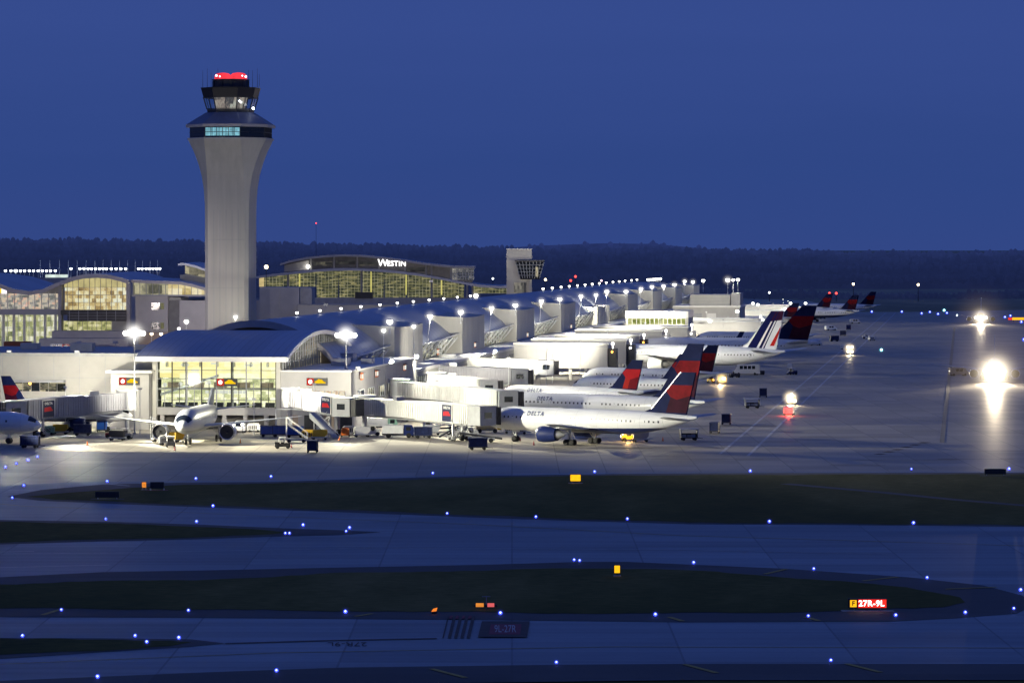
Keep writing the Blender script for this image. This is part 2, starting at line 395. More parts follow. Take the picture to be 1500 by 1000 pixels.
for i in range(6):                                   # dashes at the apron corner
    x = 1289+13*i; y = 666-3.4*i
    line('apron_dash_marking', P([(x-4, y), (x+4, y-1.2)]), 1.6, .07, M['mark_k'])
line('tyre_streak', P([(1380,648),(1384,610),(1392,540),(1398,480)]), .9, .07, M['mark_f'])
rs = random.Random(5)
for i in range(34):                                  # scuffs and lead-in lines across the stands
    x = rs.uniform(760,1420); y = rs.uniform(520,682); q = G(x, y); w_ = rs.uniform(6,26)
    e_ = q + cw(w_, rs.uniform(-1.2,1.2)); line('tyre_scuff', [q, (q+e_)/2 + cw(0, rs.uniform(-.4,.4)), e_], rs.uniform(.3,1.0), .062+.0006*i, M['mark_f'])
# four hold bars and the painted runway name
for i in range(5):
    x = 651 + 9.2*i
    line('hold_position_marking', P([(x+6,903.5),(x-2,936)]), .30 if i else .12, .16, M['mark_k'])
    if i < 4: line('hold_position_marking', P([(x+10.3,903.5),(x+8.8,908)]), .28, .17, M['mark_r'])
sheet('painted_runway_sign', P([(706,911.5),(776,911.5),(772,935),(700,935)]), .16, M['mark_k'])
sheet('painted_runway_sign', P([(719,916),(764,916),(762,931),(716,931)]), .17, M['mark_r'])
mb = MB(); put_text(mb, '9L-27R', 1.0, (0,0,0), (1,0,0), (0,1,0))
for i, (x, y, z) in enumerate(mb.v):
    q = G(740 + x*11, 923.5 - y*15); mb.v[i] = (q.x, q.y, .18)
mb.obj('painted_runway_lettering', M['mark_w'])['kind'] = 'structure'
mb = MB(); put_text(mb, '27R-9L', 1.0, (0,0,0), (1,0,0), (0,1,0))
for i, (x, y, z) in enumerate(mb.v):
    q = G(509 - x*20, 944 + y*8); mb.v[i] = (q.x, q.y, .1)
mb.obj('painted_runway_lettering', M['mark_k'])['kind'] = 'structure'

# ================================================================= far woods and hills
def forest(d, ytop, col, amp, nblob, name='distant_forest'):
    mb = MB(); rnd = random.Random(int(d)+3)
    x = -900.0; xs = []
    while x < 2400: xs.append(x); x += 6.0
    top = []
    ph = [rnd.uniform(0, 6) for _ in range(6)]
    for x in xs:
        y = ytop(x) + amp*(math.sin(x*.013+ph[0]) + .6*math.sin(x*.041+ph[1]) + .35*math.sin(x*.11+ph[2]))*.5
        top.append(y)
    vs = []
    for x, y in zip(xs, top):
        p = K(x, y + amp*.8, d); vs += [(p.x, p.y, -1.0), (p.x, p.y, p.z)]
    mb.add(vs, [(2*i, 2*i+2, 2*i+3, 2*i+1) for i in range(len(xs)-1)])
    for k in range(nblob):
        i = rnd.randrange(len(xs)-1); t = rnd.random(); x = xs[i] + 6*t
        y = top[i] + amp*(rnd.uniform(-.5, 2.2) if rnd.random() < .12 else rnd.uniform(.1, 2.2))
        p = K(x, y, d - rnd.uniform(0, 60)); r = rnd.uniform(1.0, 3.4)*d/3600
        mb.ball((p.x, p.y, p.z - r*.7), r, 0, 6, 4, rnd.uniform(.8, 2.2))
    m = pbr('woodland_%d' % d, tuple(c*.42 for c in col), .95, var=.45, scale=.03, spec=.05)  # farther rows come paler, haze put into the base colour
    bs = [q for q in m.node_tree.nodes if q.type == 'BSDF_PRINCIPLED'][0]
    hz = min(1.6, .55 + d/9000.0)                         # distance haze painted in as emission, stronger in farther rows
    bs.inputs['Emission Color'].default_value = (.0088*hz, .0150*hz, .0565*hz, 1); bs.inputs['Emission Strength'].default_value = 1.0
    o = mb.obj(name, m); o['kind'] = 'stuff'; return o
def lin(*kv):
    def f(x):
        for (a, p), (b, q) in zip(kv, kv[1:]):
            if x <= b: return p + (q-p)*max(0, (x-a))/(b-a)
        return kv[-1][1]
    return f
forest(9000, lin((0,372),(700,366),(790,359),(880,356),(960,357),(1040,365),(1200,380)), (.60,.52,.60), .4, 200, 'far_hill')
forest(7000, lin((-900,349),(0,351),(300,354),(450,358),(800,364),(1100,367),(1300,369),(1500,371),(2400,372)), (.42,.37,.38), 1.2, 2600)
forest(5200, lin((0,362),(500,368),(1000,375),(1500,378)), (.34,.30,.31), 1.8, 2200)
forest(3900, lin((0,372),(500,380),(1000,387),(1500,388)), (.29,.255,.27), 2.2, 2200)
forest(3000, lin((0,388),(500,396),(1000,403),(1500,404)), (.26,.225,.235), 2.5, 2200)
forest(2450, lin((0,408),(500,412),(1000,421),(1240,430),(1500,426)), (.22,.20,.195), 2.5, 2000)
# ================================================================= control tower
def octring(cx, cy, a, wd, z):
    return [(cx+x, cy+y, z) for x, y in ((-wd,-a),(wd,-a),(a,-wd),(a,wd),(wd,a),(-wd,a),(-a,wd),(-a,-wd))]
TD = 850.0; pt = cw((338-750)/FL*TD, TD); TX, TY = pt.x, pt.y
def tz(y): return H - (y-363)*TD/FL
tow = thing('control_tower', 'tall pale concrete control tower with flared top and red lit roof', 'control tower', (TX, TY, 0))
mb = MB(); prof = [(5.5,700),(5.5,320),(5.55,300),(5.8,278),(6.35,258),(7.2,240),(8.4,222),(9.5,209),(9.8,204)]
prof = [(a, max(0, tz(y)) if y < 600 else 0) for a, y in prof]
zs = [0, 12, 24, 36]
rings = [octring(TX, TY, 5.5, 4.6, z) for z in zs] + [octring(TX, TY, a, 4.6, z) for a, z in prof[1:]]
mb.loft(rings); mb.obj('shaft', pbr('tower_concrete', (.47,.455,.42), .8, var=.09, scale=.7, stretch=(1,1,.06)), tow, world=True)
# vertical joints, thin recesses
mb = MB()
for k in range(1, 6):
    x = TX - 4.6 + 9.2*k/6
    mb.bx(x-.05, x+.05, TY-5.53, TY-5.46, 2, tz(300))
    y = TY - 4.6 + 9.2*k/6
    mb.bx(TX+5.46, TX+5.53, y-.05, y+.05, 2, tz(300))
for zz in (14, 26, 38, 46): mb.bx(TX-4.6, TX+4.6, TY-5.53, TY-5.46, zz, zz+.08)
mb.obj('panel_joint', M['grey'], tow, world=True)
mb = MB(); mb.loft([octring(TX,TY,9.95,4.65,tz(206)), octring(TX,TY,9.95,4.65,tz(203))]); mb.obj('ledge', M['conc'], tow, world=True)
mb = MB(); mb.loft([octring(TX,TY,9.4,4.45,tz(203)), octring(TX,TY,9.4,4.45,tz(187.5))]); wb = mb.obj('window_band', M['glassdark'], tow, world=True)
mb = MB()
for k in range(5):
    x0 = TX - 4.3 + 1.74*k
    mb.bx(x0, x0+1.6, TY-9.47, TY-9.41, tz(200.5), tz(188.8))
mb.obj('lit_window', M['e_sky'], tow, world=True)['label'] = 'cyan lit window with blinds'
mb = MB()
for k in range(7):
    x = TX-4.4+1.466*k; mb.bx(x-.07, x+.07, TY-9.53, TY-9.4, tz(203), tz(187.5))
    y = TY-4.4+1.466*k; mb.bx(TX+9.4, TX+9.53, y-.07, y+.07, tz(203), tz(187.5))
mb.loft([octring(TX,TY,9.52,4.5,tz(195.4)), octring(TX,TY,9.52,4.5,tz(194.6))], cap=False); mb.obj('mullion', M['dark'], tow, world=True)
mb = MB(); mb.loft([octring(TX,TY,10.3,4.8,tz(187.5)), octring(TX,TY,10.35,4.8,tz(183.5))]); mb.obj('eave', M['roofedge'], tow, world=True)
mb = MB(); mb.loft([octring(TX,TY,10.3,4.75,tz(183.5)), octring(TX,TY,5.7,2.7,tz(165.5))]); mb.obj('skirt_roof', pbr('slate_blue_roof', (.20,.21,.27), .5, .2, var=.1), tow, world=True)
mb = MB(); mb.loft([octring(TX,TY,5.35,2.6,tz(165.5)), octring(TX,TY,5.45,2.6,tz(161))]); mb.obj('cab_sill', M['dark'], tow, world=True)
mb = MB(); mb.loft([octring(TX,TY,3.2,1.6,tz(161)), octring(TX,TY,3.9,1.8,tz(142))]); mb.obj('cab_interior', interior('cab_interior_glow', [(.30,(.03,.03,.05)),(.45,(.12,.12,.13)),(.56,(.42,.34,.30)),(.70,(.62,.70,.62))], .8, .9, .6), tow, world=True)
# outward leaning panes with mullions
m, nt_, out_ = nodes_of('cab_glass'); q_ = N(nt_); g1 = q_.new('ShaderNodeBsdfTransparent'); g1.inputs[0].default_value = (.84,.87,.86,1); g2 = q_.new('ShaderNodeBsdfGlossy'); g2.inputs['Roughness'].default_value = .08
mx = q_.new('ShaderNodeMixShader'); mx.inputs[0].default_value = .05; q_.link(g1.outputs[0], mx.inputs[1]); q_.link(g2.outputs[0], mx.inputs[2]); q_.link(mx.outputs[0], out_.inputs[0]); M['glass'] = m
lo, hi = octring(TX,TY,5.45,2.6,tz(161)), octring(TX,TY,6.3,3.0,tz(143))
mb = MB(); mb.loft([lo, hi], cap=False); mb.obj('cab_glass', M['glass'], tow, world=True)
mb = MB()
for a, b, a2, b2 in zip(lo, lo[1:]+lo[:1], hi, hi[1:]+hi[:1]):
    a, b, a2, b2 = map(Vector, (a, b, a2, b2))
    mb.tube(a, a2, .16, 6)
    if (b-a).length > 3.5: mb.tube(a.lerp(b,.5), a2.lerp(b2,.5), .07, 5)
mb.loft([octring(TX,TY,5.50,2.63,tz(160.6)), octring(TX,TY,5.53,2.65,tz(159.6))], cap=False); mb.loft([octring(TX,TY,6.26,2.98,tz(144.4)), octring(TX,TY,6.31,3.0,tz(143.2))], cap=False); mb.obj('cab_mullion', M['dark'], tow, world=True)
mb = MB(); mb.loft([octring(TX,TY,6.3,3.0,tz(143)), octring(TX,TY,6.85,3.2,tz(130.5)), octring(TX,TY,6.95,3.25,tz(129.3))]); mb.obj('cab_fascia', pbr('black_fascia', (.022,.022,.03), .5), tow, world=True)
mb = MB(); mb.lathe((TX,TY,tz(129.3)), (0,0,1), [(0,4.5),(1.9,4.5),(1.92,4.7),(2.1,4.7)], 20)
for k in range(10):
    a = 2*PI*k/10; mb.bx(TX+4.52*math.cos(a)-.15, TX+4.52*math.cos(a)+.15, TY+4.52*math.sin(a)-.15, TY+4.52*math.sin(a)+.15, tz(129.3), tz(119))
mb.obj('roof_drum', M['dark'], tow, world=True)
mb = MB()
for sx in (-1, 1): mb.lathe((TX+sx*2.05, TY-.3*sx, tz(117.6)), (0,0,1), [(0,2.0),(.3,2.15),(1.1,2.1),(1.65,1.5),(1.85,.4)], 16)
mb.obj('red_glow_dome', M['e_redglow'], tow, smooth='auto', world=True)['label'] = 'pale dome painted with a red lamp glow'  # red light of the lamps painted onto the dome as glow
for px, py in ((317,111),(322,112.2),(355,111.2),(360,112.5)):
    mb = MB(); p = K(px, py, TD-4.2); mb.ball((p.x,p.y,p.z), .28 if px in (317,360) else .2)
    mb.obj('obstruction_lamp', M['e_pink'], tow, world=True)
for px, py, dd, r_ in ((371,159,5,.34),(351,148,6.3,.2),(353,150,6.3,.22)):
    p = K(px, py, TD-dd); mb = MB(); mb.ball((p.x,p.y,p.z), r_); mb.obj('cab_lamp', M['e_cool'], tow, world=True)
for px, ytop, dd in ((298,104,-3),(303,100,2),(308,106,4),(371,104,-4),(377,100,0),(379,108,3),(318,100,4),(363,102,4)):
    mb = MB(); a = (px-338)/FL*TD; p = cw((px-750)/FL*TD, TD+dd*.6); mb.tube((p.x,p.y,tz(129)),(p.x,p.y,tz(ytop)), .06, 6, .03)
    mb.obj('antenna', M['dark'], tow, world=True)

# ================================================================= long concourse
CX = -147.0; YA, YB = 702.0, 1700.0
con = thing('concourse', 'very long airport concourse under a blue curved roof with concrete pylons', 'concourse', (CX, YA, 0))
def vault(x, top=20.7, eave=12.6, hw=17.0):
    t = min(1.0, abs((x-CX)/hw)); return eave + (top-eave)*(1-t**2.1)**.85
xs = [-164 + 34*i/24 for i in range(25)]
mb = MB(); prof = [(x, vault(x)) for x in xs]
rings = []
for y in [YA, YA+.6] + [YA + (YB-YA)*k/40 for k in range(1, 41)]:
    lw_ = max(0, (y-1480)/220)**2*2.6
    rings.append([(x, y, z-lw_) for x, z in prof] + [(x, y, z-.5-lw_) for x, z in reversed(prof)])
mb.loft(rings); mb.obj('roof', M['roof'], con, smooth='auto', world=True)
mb = MB(); mb.loft([[(x, y, z+.12) for x, z in prof] + [(x, y, z-1.3) for x, z in reversed(prof)] for y in (YA-.9, YA-.05)]); mb.obj('arched_fascia', M['roofedge'], con, world=True)
mb = MB(); mb.loft([[(x, YA+2.5, z-.5) for x, z in prof] + [(-130.2, YA+2.5, 9), (-163.8, YA+2.5, 9)], [(x, YA+2.8, z-.5) for x, z in prof] + [(-130.2, YA+2.8, 9), (-163.8, YA+2.8, 9)]]); mb.obj('end_gable', pbr('brown_grey_panel', (.23,.21,.20), .7), con, world=True)
mb = MB(); mb.bx(-163.5, -131.0, YA+3, YB-1, 0, 8.4); mb.obj('lower_storey', M['precast'], con, world=True)
mb = MB(); mb.bx(-164.0, -133.2, YA+4, YB-2, 8.4, 13.6); mb.obj('clerestory_core', interior('clerestory_glow', [(.30,(.05,.06,.06)),(.45,(.16,.17,.15)),(.6,(.42,.40,.30)),(.72,(.75,.70,.5))], .5, .25, .5), con, world=True)
for k in range(37):                                           # seams of the metal roof shown as ribs every few bays
    pass
PX = [575, 675, 755, 820, None, 918, 955, 988, 1015]
PY = [yat(p, -128) if p else None for p in PX]; PY[4] = (PY[3]+PY[5])/2
for i, y in enumerate(PY):
    mb = MB(); L = 41.0 if i < 7 else 36
    ys = [y + L*k/8 for k in range(9)]
    top = [18.1 + (.9*(k/8)**2 - .9*(k/8))*1.3 for k in range(9)]
    if i == 4: top = [t-3.0 for t in top]; 
    rr = [[(-142.5, yy, 0), (-127.6, yy, 0), (-127.6, yy, t), (-142.5, yy, t+.9)] for yy, t in zip(ys, top)]
    mb.loft(rr); pyl = mb.obj('pylon', M['conc'], con, world=True)
    mb = MB()
    for k in range(1, 6): mb.bx(-127.62, -127.57, y+L*k/6-.08, y+L*k/6+.08, 1, 16.8 if i != 4 else 13.8)
    mb.bx(-127.62, -127.57, y+.3, y+L-.3, 9.0, 9.12)
    mb.obj('joint_line', M['grey'], pyl, world=False) if False else None
    j = mb.obj('joint_line', M['grey'], None); j.parent = pyl
    inv = base_mat(con).inverted(); 
    for v in j.data.vertices: v.co = inv @ v.co
# bays between pylons: glazed wall, white struts, swooping canopy
gl_bay = interior('bay_interior_glow', [(.30,(.03,.035,.035)),(.46,(.14,.15,.12)),(.58,(.40,.38,.27)),(.70,(.85,.80,.58))], .8, .35, .7)
mb_l = M['grey']
ends = [YA+4] + [y+41 for y in PY]
for i in range(9):
    y0, y1 = ends[i]+1, PY[i]-1
    if i == 0: y1 = PY[0]-1
    mb = MB(); mb.bx(-132.4, -132.2, y0, y1, 8.6, 12.6); win = mb.obj('bay_window', gl_bay, con, world=True)
    mb = MB(); nmul = max(4, int((y1-y0)/5))
    for k in range(nmul+1):
        y = y0 + (y1-y0)*k/nmul; mb.bx(-132.2, -131.9, y-.12, y+.12, 8.6, 12.6)
    for z in (8.6, 9.9, 11.2, 12.5): mb.bx(-132.2, -131.95, y0, y1, z, z+.12)
    fr = mb.obj('window_frame', M['whitemetal'], None); fr.parent = win
    for v in fr.data.vertices: v.co = base_mat(con).inverted() @ v.co
    nb = max(3, int((y1-y0)/9))
    for k in range(nb):                                      # raking struts that carry the eave
        y = y0 + (y1-y0)*(k+.5)/nb
        for dy, zt, r_ in ((-2.2, 12.9, .22), (2.6, 13.1, .18)):
            mb = MB(); mb.tube((-131.6, y, 8.8), (-128.4, y+dy, zt), r_, 6); mb.obj('eave_strut', M['whitemetal'], con, world=True)
    mb = MB(); rr = []
    for k in range(9):
        t = k/8; y = y0 + (y1-y0)*t; lift = 1.5*t*t
        rr.append([(-132.0, y, 12.2+lift*.3), (-128.3, y, 12.7+lift*.8), (-128.3, y, 12.95+lift*.8), (-132.0, y, 12.55+lift*.3)])
    mb.loft(rr); mb.obj('canopy', M['whitemetal'], con, smooth='auto', world=True)
# lower gate level along the apron side
mb = MB(); mb.bx(-129.9, -121.6, 746, YB-4, 0, 8.2); mb.obj('gate_level', M['conc'], con, world=True)
mb = MB(); mb.bx(-130.1, -121.2, 745, YB-3, 8.25, 8.9); mb.obj('gate_roof', M['white'], con, world=True)
gw = interior('gate_window_glow', [(.30,(.02,.02,.02)),(.46,(.10,.10,.08)),(.60,(.45,.40,.26)),(.75,(.9,.8,.52))], .75, .3, .8)
for k in range(22):
    y0 = 757 + 53*k
    if y0 > YB-60: break
    mb = MB(); mb.bx(-121.6, -121.45, y0, y0+24, 4.6, 7.2); win = mb.obj('gate_window', gw if k % 3 else M['glassdark'], con, world=True)
    mb = MB()
    for q in range(9): mb.bx(-121.45, -121.25, y0+3*q-.1, y0+3*q+.1, 4.6, 7.2)
    mb.bx(-121.46, -121.24, y0-.1, y0+24.1, 7.15, 7.3); mb.bx(-121.46, -121.24, y0-.1, y0+24.1, 4.45, 4.65)
    fr = mb.obj('window_frame', M['grey'], None); fr.parent = win
    for v in fr.data.vertices: v.co = base_mat(con).inverted() @ v.co
    mb = MB(); mb.bx(-121.6, -121.4, y0+28, y0+34, .1, 3.6); mb.obj('service_door', M['dark'], con, world=True)

# ================================================================= end pavilion
FY = 663.0
pav = thing('end_pavilion', 'glass fronted gate pavilion with low blue curved roof at the end of the concourse', 'pavilion', (-147, FY, 0))
def pz(y):
    t = (y-(FY-2))/(733-(FY-2)); return 14.35 + 4.5*math.sin(PI*min(1,max(0,t)))**.8
ys = [FY-2 + 72*k/28 for k in range(29)]
mb = MB()
def lx(y): return -162.5 + .02*(y-FY)
def rx(y): return -132.2
mb.loft([[(lx(y), y, pz(y)) for y in ys] + [(lx(y), y, pz(y)-.45) for y in reversed(ys)], [(rx(y), y, pz(y)) for y in ys] + [(rx(y), y, pz(y)-.45) for y in reversed(ys)]])
mb.obj('roof', seam_roof('blue_pavilion_roof', (.46,.48,.55), 0, 1.5), pav, smooth='auto', world=True)
mb = MB(); mb.bx(-162.8, -132.0, FY-2.5, FY-2.02, 13.5, 14.5); mb.bx(-162.8, -132.0, FY-2.0, FY+.5, 13.5, 13.75)
mb.obj('eave', M['white'], pav, world=True)
mb = MB(); mb.loft([[(x, y, pz(y)+.1) for y in ys] + [(x, y, pz(y)-.7) for y in reversed(ys)] for x in (-132.15, -131.75)]); mb.obj('arch_trim', M['whitemetal'], pav, world=True)
# side gable glazing
mb = MB(); mb.loft([[(x, y, pz(y)-.7) for y in ys[1:-1]] + [(x, ys[-2], 11.7), (x, ys[1], 11.7)] for x in (-133.6, -133.4)])
sg = mb.obj('gable_window', interior('gable_glow', [(.30,(.06,.06,.055)),(.48,(.17,.165,.14)),(.6,(.30,.28,.22)),(.72,(.6,.5,.35))], .6, .35, .5), pav, world=True)
mb = MB()
for k in range(1, 28): mb.bx(-133.4, -133.15, ys[k]-.1, ys[k]+.1, 11.7, pz(ys[k])-.7)
for z in (13.2, 15.0, 16.6):
    yy = [y for y in ys if pz(y)-.7 > z]
    if yy: mb.bx(-133.4, -133.2, yy[0], yy[-1], z, z+.12)
fr = mb.obj('window_frame', M['grey'], None); fr.parent = sg
for v in fr.data.vertices: v.co = base_mat(pav).inverted() @ v.co
# glass front: lit room set back behind mullions
x0, x1 = -158.6, -134.6
mb = MB(); mb.bx(x0, x1, FY+3.6, FY+3.8, 4.4, 13.5)
mb.obj('back_wall', interior('pavilion_glow_low', [(.28,(.20,.22,.10)),(.42,(.52,.52,.27)),(.55,(.82,.76,.42)),(.70,(1.0,.95,.74))], 1.75, .9, 1.6), pav, world=True)
mb = MB(); mb.bx(x0, x1, FY+2.2, FY+2.4, 10.2, 13.4); mb.obj('upper_wall', interior('pavilion_glow_high', [(.30,(.80,.66,.26)),(.5,(.90,.78,.38)),(.68,(1.0,.93,.62))], 1.9, .25, .9), pav, world=True)
mb = MB(); mb.bx(x0, x1, FY+.4, FY+3.6, 4.2, 4.4); mb.bx(x0, x1, FY+.5, FY+3.4, 8.0, 8.2); mb.obj('floor', M['precast'], pav, world=True)
mb = MB(); mb.bx(x0, x1, FY+.3, FY+3.7, 13.38, 13.46); mb.obj('ceiling', M['dark'], pav, world=True)
for k in range(9):
    xx = -149.2 + .95*k; mb = MB(); mb.bx(xx, xx+.8, FY+1.6, FY+1.8, 7.1, 7.7); mb.obj('ceiling_lamp', M['e_panelwhite'], pav, world=True)
for k in range(5):
    xx = -157.4 + 2.9*k + .3*(k%2); mb = MB(); mb.ball((xx, FY+1.5, 8.8+.5*k*.3), .42); mb.obj('pendant_lamp', M['e_panelwhite'], pav, world=True)
for k, (xx, zz) in enumerate(((-154,12.6),(-148,12.9),(-141,12.6),(-152,11.5))):
    mb = MB(); mb.bx(xx, xx+1.5, FY+1.2, FY+1.4, zz, zz+.35); mb.obj('spot_fitting', M['e_panelwhite'], pav, world=True)
for k in range(7):                                            # beams under the roof and seat rows by the glass
    xx = x0+1.6+3.4*k; mb = MB(); mb.bx(xx, xx+.22, FY+.5, FY+2.1, 12.4, 13.3); mb.obj('ceiling_beam', M['whitemetal'], pav, world=True)
for k in range(9):
    xx = x0+.8+2.6*k; mb = MB(); mb.bx(xx, xx+1.9, FY+1.0, FY+1.5, 4.45, 4.85); mb.bx(xx, xx+1.9, FY+1.4, FY+1.55, 4.85, 5.35); mb.obj('seat_row', M['dark'], pav, world=True)
for k in range(5):
    xx = x0+1.5+4.7*k; mb = MB(); mb.bx(xx, xx+2.6, FY+2.6, FY+3.2, 8.25, 9.25); mb.obj('counter', M['tan'], pav, world=True)
nb = 8
for k in range(nb):                                           # each bay of the glass front is a window
    a, b = x0 + (x1-x0)*k/nb, x0 + (x1-x0)*(k+1)/nb
    mb = MB(); mb.bx(a+.1, b-.1, FY+.12, FY+.16, 4.4, 13.3); win = mb.obj('window', M['glass'], pav, world=True)
    mb = MB(); mb.bx(a-.1, a+.1, FY-.05, FY+.25, 4.3, 13.5)
    if k == nb-1: mb.bx(b-.1, b+.1, FY-.05, FY+.25, 4.3, 13.5)
    mb.bx((a+b)/2-.05, (a+b)/2+.05, FY, FY+.2, 4.3, 9.2)
    for z in (5.8, 7.9, 10.0, 11.7): mb.bx(a+.1, b-.1, FY+.0, FY+.2, z, z+.1)
    fr = mb.obj('window_frame', M['dark'] if k % 2 else M['grey'], None); fr.parent = win
    for v in fr.data.vertices: v.co = base_mat(pav).inverted() @ v.co
for x in (x0-.9, x1+.1):
    mb = MB(); mb.bx(x, x+.8, FY-.3, FY+.6, 0, 13.5); mb.obj('corner_pier', M['conc'], pav, world=True)
for x in (-153.0, -143.5):
    mb = MB(); mb.tube((x, FY+1.0, 4.4), (x, FY+1.0, 13.4), .18, 8); mb.obj('column', M['conc'], pav, world=True)
mb = MB(); mb.slab([(-158.2,FY+.9,6.6),(-146.5,FY+.9,10.4),(-146.5,FY+.9,10.9),(-158.2,FY+.9,7.1)],(0,1.0,0)); mb.obj('escalator', M['steel'], pav, world=True)
mb = MB(); mb.bx(x0, x1, FY-.2, FY+.4, 2.9, 4.35); mb.obj('spandrel', M['precast'], pav, world=True)
mb = MB(); mb.bx(x0, x1, FY+2.5, FY+4, 0, 4.2); mb.obj('undercroft', pbr('dark_block_wall', (.18,.17,.16), .85), pav, world=True)  # darker wall colour than the panels around it
for x in (-157.6,-153.4,-149.2,-145,-140.8,-136.6):
    mb = MB(); mb.bx(x-.4, x+.4, FY, FY+.8, 0, 2.95); mb.obj('pier', M['precast'], pav, world=True)
mb = MB(); mb.bx(-150.6,-146.2, FY+2.35, FY+2.5, 0, 2.6); mb.obj('service_door', M['dark'], pav, world=True)
mb = MB(); mb.bx(-158.6,-133.6, FY+4.1, 730, 0, 13.2); mb.obj('hall_block', M['precast'], pav, world=True)

# gate house on the right of the pavilion
gh = thing('gate_house', 'grey two storey gate house with lit shop windows right of the pavilion', 'gate house', (-127, FY, 0))
mb = MB(); mb.prism([(-134.4,FY),(-119.5,FY),(-119.5,744),(-134.4,744)], 0, 11.5); mb.obj('wall', M['precast'], gh, world=True)
mb = MB(); mb.prism([(-134.5,FY-.2),(-119.3,FY-.2),(-119.3,744.2),(-134.5,744.2)], 11.52, 11.85); mb.obj('parapet', M['white'], gh, world=True)
mb = MB(); mb.bx(-131.6,-120.6, FY-.12, FY-.04, 4.5, 7.8); win = mb.obj('shop_window', interior('shop_glow', [(.28,(.08,.06,.05)),(.42,(.36,.27,.20)),(.52,(.70,.48,.32)),(.62,(.92,.80,.55)),(.72,(.95,.9,.8))], .9, 1.1, 1.3), gh, world=True)
mb = MB()
for k in range(9): mb.bx(-131.6+1.375*k-.06, -131.6+1.375*k+.06, FY-.2, FY-.05, 4.5, 7.8)
mb.bx(-131.6,-120.6, FY-.2, FY-.05, 6.6, 6.7)
fr = mb.obj('window_frame', M['grey'], None); fr.parent = win
for v in fr.data.vertices: v.co = base_mat(gh).inverted() @ v.co
mb = MB(); mb.bx(-131.8,-129.4, FY-.3, FY-.22, 6.9, 7.7); mb.obj('shop_sign', glow('teal_shop_sign', (.10,.45,.55), .8, .2, 2), gh, world=True)
for k in range(6):
    y = 670 + 12*k
    mb = MB(); mb.bx(-119.5,-119.38, y, y+6.5, 5.4, 7.6); win = mb.obj('window', gw if k in (1,2,4) else M['glassdark'], gh, world=True)
    mb = MB()
    for q in range(4): mb.bx(-119.38,-119.25, y+2.166*q-.07, y+2.166*q+.07, 5.4, 7.6)
    mb.bx(-119.39,-119.24, y-.08, y+6.6, 7.55, 7.7); mb.bx(-119.39,-119.24, y-.08, y+6.6, 5.3, 5.45)
    fr = mb.obj('window_frame', M['whitemetal'], None); fr.parent = win
    for v in fr.data.vertices: v.co = base_mat(gh).inverted() @ v.co
for k in range(4):
    mb = MB(); x = -132.5 + 3.6*k; mb.bx(x, x+2.4, FY-.1, FY-.03, .05, 3.0); mb.obj('service_door', M['dark'] if k % 2 else M['tan'], gh, world=True)
mb = MB()
for k in range(5): mb.bx(-119.48,-119.42, 676+13.5*k, 676.12+13.5*k, .5, 11.4)
mb.obj('panel_joint', M['grey'], gh, world=True)
for x, y, s in ((-126.5,690,1.4),(-123,702,1.0),(-130,715,1.6)):
    mb = MB(); mb.cb((x,y,11.9), 2.4*s, 3*s, 1.1*s); mb.obj('rooftop_unit', M['steel'], gh, world=True)

# long low wing on the left of the pavilion
lw = thing('terminal_wing', 'long low precast terminal wing with lit gate windows left of the pavilion', 'terminal', (-200, 668, 0))
mb = MB(); mb.prism([(-250,668.0),(-159.6,668.0),(-159.6,712),(-250,712)], 0, 14.2); mb.obj('wall', pbr('wing_precast', (.40,.39,.37), .8, var=.06, scale=.3), lw, world=True)
mb = MB(); mb.prism([(-250,667.7),(-159.4,667.7),(-159.4,712.3),(-250,712.3)], 14.22, 14.9); mb.obj('parapet', M['grey'], lw, world=True)
mb = MB()
for k in range(18): mb.bx(-250+5.3*k, -249.9+5.3*k, 667.95, 668.03, 0.5, 14.2)
mb.bx(-250,-159.6,667.96,668.03,9.9,10.0)
mb.obj('panel_joint', M['grey'], lw, world=True)
mb = MB(); mb.bx(-189.5,-178.6,666.2,668.0,9.0,9.5); mb.obj('window_canopy', M['grey'], lw, world=True)
for k in range(6):
    x = -189.2+1.78*k; mb = MB(); mb.bx(x, x+1.66, 667.9, 667.97, 7.2, 9.0); mb.obj('window', gw if k % 4 != 2 else M['glassdark'], lw, world=True)
mb = MB(); mb.ball((-185.6,666.6,8.85),.28); mb.obj('canopy_lamp', M['e_amber'], lw, world=True)
for x in (-231,-221,-206,-196):
    mb = MB(); mb.bx(x, x+4, 667.88, 667.96, .1, 3.8); mb.obj('service_door', M['dark'], lw, world=True)
for k in range(7):
    mb = MB(); mb.cb((-243+12.5*k+(k%3), 690-(k%2)*9, 14.95), 3.6+(k%2), 2.6, 1.0+.3*(k%3)); mb.obj('rooftop_unit', M['steel'], lw, world=True)
# small link block between wing and pavilion
mb = MB(); mb.prism([(-167.4,660.5),(-159.7,660.5),(-159.7,667.6),(-167.4,667.6)], 0, 11.2); lk = mb.obj('link_block', M['precast'], lw, world=True)
mb = MB(); mb.prism([(-168.2,659.6),(-158.9,659.6),(-158.9,667.5),(-168.2,667.5)], 11.25, 11.7); mb.obj('link_roof', M['white'], lw, world=True)

